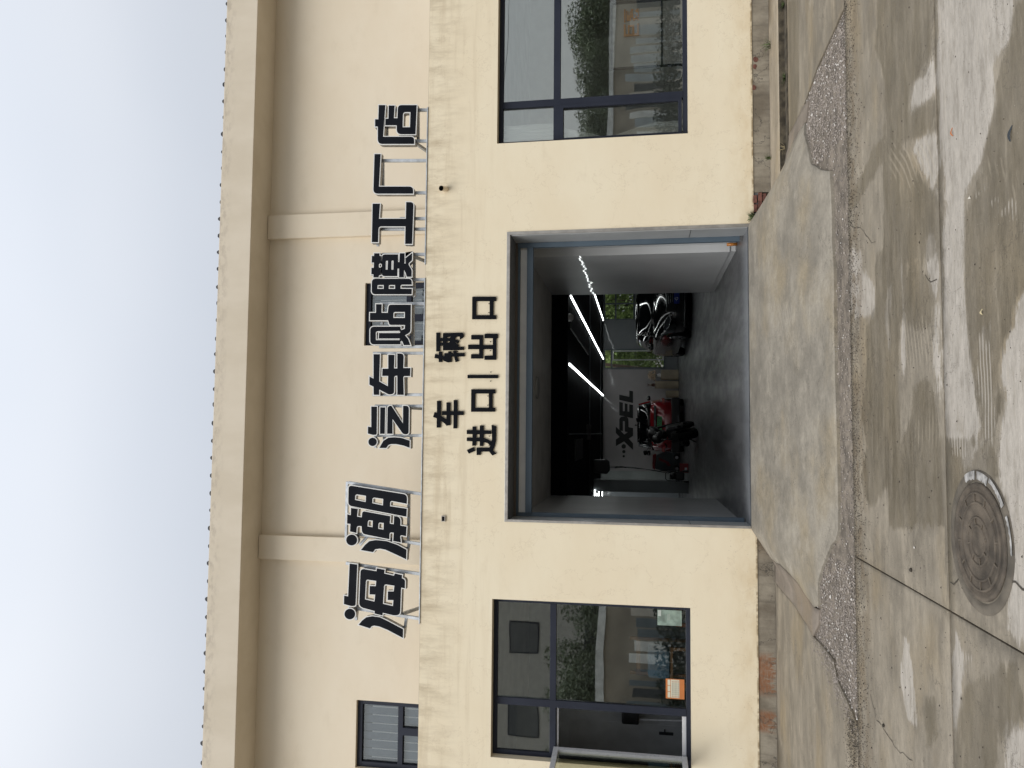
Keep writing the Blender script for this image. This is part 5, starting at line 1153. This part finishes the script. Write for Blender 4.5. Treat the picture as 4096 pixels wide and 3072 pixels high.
bit('straw', (3350, 1400), 'long pale straw lying in the gravel strip', 'straw', leafm(DRY, .16, .0025, 1.5))
for i in range(170):
    pass
lit = MB()
for i in range(260):
    x, y = rng.uniform(-2.5, 3.5), rng.uniform(-6.6, -3.7); r = rng.uniform(.0015, .005); a = rng.uniform(0, 6.28); c, s = math.cos(a)*r*2, math.sin(a)*r
    lit.add([(x+c, y+s, G+.001), (x-s, y+c*.4, G+.001), (x-c, y-s, G+.001), (x+s, y-c*.4, G+.001), (x, y, G+.001+r)], [(0, 1, 4), (1, 2, 4), (2, 3, 4), (3, 0, 4)])
tag(lit.obj('leaf_litter', DIRT, recalc=False), kind='stuff')

# ------------------------------------------------------------------ across the yard (what the windows mirror) and behind the hall
def foliage(n, rx, ry, rz, cz, leaf=.09, seed=1, clumps=26):
    r_ = np.random.default_rng(seed); mb = MB(); cen = []
    for i in range(clumps):
        d = r_.normal(0, 1, 3); d /= np.linalg.norm(d); cen.append((d*np.array([rx, ry, rz])*r_.uniform(.25, .85), r_.uniform(.22, .42)))
    for i in range(n):
        c, s = cen[r_.integers(clumps)]; d = r_.normal(0, 1, 3); d /= np.linalg.norm(d); p = c+d*s*np.array([rx, ry, rz])*r_.uniform(.7, 1.05)+np.array([0, 0, cz])
        u = r_.normal(0, 1, 3); u /= np.linalg.norm(u); v = np.cross(u, r_.normal(0, 1, 3)); v /= np.linalg.norm(v)+1e-6; L = leaf*r_.uniform(.6, 1.4)
        mb.add([p-u*L, p+v*L*.5, p+u*L, p-v*L*.5], [(0, 1, 2, 3)])
    return mb.mesh('crown', recalc=False)
GREEN = M('tree_leaves', (.15, .18, .115), .7, var=.4, vs=.9)
GREEN2 = M('sunlit_leaves', (.24, .32, .10), .7, var=.5, vs=.9)  # brighter copy of the leaf green, sunlight put into the colour
BARK = M('bark', (.10, .075, .05), .9, var=.4, vs=6)
crown = foliage(20000, 2.7, 2.3, 2.5, 4.5, .07, 3, 45); crown.materials.append(GREEN)
trk = MB(); trk.tube([(0, 0, -.2), (.05, 0, 1.2), (0, .1, 2.6), (.1, 0, 4.2)], [.17, .13, .10, .05], 10)
for a in (.3, 1.6, 2.9, 4.3, 5.4): trk.tube([(0, .05, 2.2+.2*a/3), (math.cos(a)*.9, math.sin(a)*.9, 3.5), (math.cos(a)*1.6, math.sin(a)*1.5, 4.6)], [.06, .04, .015], 6)
trunk = trk.mesh('trunk'); trunk.materials.append(BARK)
crown2 = foliage(12000, 2.7, 2.3, 2.5, 4.5, .09, 5, 40); crown2.materials.append(GREEN2)
def tree(x, y, s, rz, label, group, z=G, sz=None):
    t_ = thing('tree', label, 'tree', (x, y, z), rz, group); t_.scale = (s, s, sz or s)
    for nm, me in (('crown', crown2 if y > 0 else crown), ('trunk', trunk)): o = bpy.data.objects.new(nm, me); link(o, t_)
GB = 'trees behind the hall'
tree(2.0, 23.3, .75, .4, 'leafy tree seen through the tall rear window', GB, z=-1.5); tree(3.6, 24.5, .8, 2.0, 'tree seen behind the right half of the tall rear window', GB, z=-1.2)
tree(5.6, 23.5, .8, 3.1, 'leafy tree seen through the wide rear window', GB, z=-.9); tree(8.2, 24.0, .85, 5.1, 'tree at the right end of the wide rear window', GB, z=-.9)
tag(MB().tube([(2.3, 20.2, -.3), (2.45, 20.3, 1.3), (2.7, 20.3, 3.2)], [.10, .09, .06], 10).obj('bare_tree', M('brown_bark', (.16, .11, .075), .9)), 'leaning brown trunk close outside the tall rear window', 'tree trunk')
GY = 'trees across the yard mirrored in the windows'
TL = ['tallest tree at the left end of the row across the yard', 'second tall tree of the row across the yard', 'broad tree beside the house across the yard', 'round tree behind the left half of the boundary wall', 'dense tree opposite the garage door', 'low tree right of the one opposite the door', 'low wide tree mirrored at the left edge of the right window', 'tree mirrored beside the curtain in the right window', 'tree mirrored in the middle of the right window', 'tree mirrored left of the utility pole', 'tree mirrored right of the utility pole', 'last tree at the right end of the row across the yard']
for i, (x, y, s, sz) in enumerate([(-15, -24, 1.1, 1.0), (-11, -23, 1.0, .92), (-7.5, -25, .95, .85), (-4, -26, 1.0, 1.0), (0, -28, 1.0, .95), (5, -30, 1.1, .85), (10, -33, 1.2, .85), (14.5, -35, 1.2, .85), (18.5, -37, 1.25, .9), (23, -39, 1.3, .95), (28, -41, 1.5, 1.05), (34, -43, 1.6, 1.1)]):
    tree(x, y, s, i*1.3, TL[i], GY, z=-.6, sz=sz)
nw = thing('yard_wall', 'beige boundary wall with white coping across the yard, mirrored in the windows', 'wall', (-16, -17, G), RAD(-22))
MB().box(0, 80, 0, .25, 0, 3.0).obj('wall', M('beige_render', (.33, .29, .235), .9, var=.2, vs=1), nw, world=False); MB().box(-.05, 80, -.08, .33, 3.0, 3.28).obj('coping', M('white_coping', (.70, .71, .70), .7, var=.2), nw, world=False)
fb = thing('board_fence', 'fence of upright grey, white and dark boards across the yard', 'fence', (-15, -17.6, G), RAD(-5))
bmats = [M('board_'+n_, c, .7, var=.15, vs=2) for n_, c in (('white', (.80, .81, .79)), ('grey', (.42, .46, .48)), ('dark', (.06, .065, .07)), ('beige', (.60, .56, .50)), ('slate', (.15, .18, .20)))]
bme = []
for m_ in bmats:
    q = MB().box(0, .33, 0, .04, .0, 1.0).mesh('board'); q.materials.append(m_); bme.append(q)
for i in range(96):
    o = bpy.data.objects.new('board', bme[[0, 1, 3, 1, 2, 4, 0, 3, 1, 4][int(rng.integers(10))]]); link(o, fb); o.location = (i*.40, rng.uniform(0, .06), 0); o.scale = (rng.uniform(.6, 1.25), 1, rng.uniform(1.7, 2.2))
hb = MB()
for i in range(26):
    pass
hedge = foliage(5000, 9, .6, .7, .5, .07, 9, 60); hedge.materials.append(M('dark_hedge', (.02, .03, .015), .8, var=.4, vs=2))
for x, y, rz in ((-8, -16.0, RAD(-5)), (12, -18.0, RAD(-5))):
    o = bpy.data.objects.new('dark_hedge', hedge); link(o); o.location = (x, y-1.0, 0); o.rotation_euler = (0, 0, rz); tag(o, 'low dark shrubs in front of the board fence, '+('left part' if x < 0 else 'right part'), 'hedge')
hs = thing('yard_house', 'plain grey beige two storey house across the yard, mirrored in the left window', 'building', (-16, -33, G))
MB().box(-8, 9, -5, 0, 0, 11).obj('walls', M('house_render', (.46, .44, .40), .9, var=.12), hs, world=False); MB().prism([[(-8.6, 11), (9.6, 11), (8.0, 12.4), (-7.0, 12.4)]], -5.6, .6).obj('roof', TILE, hs, world=False)
for x in (-4.5, 0, 4.5):
    for z in (3.0, 7.2):
        wv = MB().box(x-.9, x+.9, -.02, .05, z, z+1.7).obj('window', FRAME, hs, world=False); MB().box(x-.82, x+.82, .052, .06, z+.08, z+1.62).obj('pane', CARG, wv, world=False)
for px_, py_ in ((9.0, -19.5), (25, -24)):
    up = thing('utility_pole', 'concrete utility pole with crossarms, '+('near one' if px_ < 10 else 'far one')+' of two across the yard', 'utility pole', (px_, py_, G))
    MB().tube([(0, 0, 0), (0, 0, 9.2)], [.16, .10], 12).obj('pole', M('pole_concrete', (.3, .29, .27), .8), up, world=False)
    for z in (7.6, 8.3, 8.9): MB().box(-.9, .9, -.05, .05, z, z+.09).obj('crossarm', DARKSTEEL, up, world=False)
    for x in (-.8, -.4, .4, .8): MB().tube([(x, 0, 8.38), (x, 0, 8.55)], .04, 8).obj('insulator', WHITEF, up, world=False)
wr = thing('overhead_wires', 'overhead wires slung between the two utility poles', 'wires', (9, -19.5, 8))
for x, z in ((-.8, 8.5), (-.4, 8.5), (.4, 8.5), (.8, 8.5), (0, 7.7)):
    for (a, b) in (((-20, -17.5), (9, -19.5)), ((9, -19.5), (25, -24))):
        MB().tube([(a[0]+(b[0]-a[0])*t/12+x, a[1]+(b[1]-a[1])*t/12, z-.02-1.6*(t/12)*(1-t/12)) for t in range(13)], .012, 4).obj('wire', DARKSTEEL, wr)
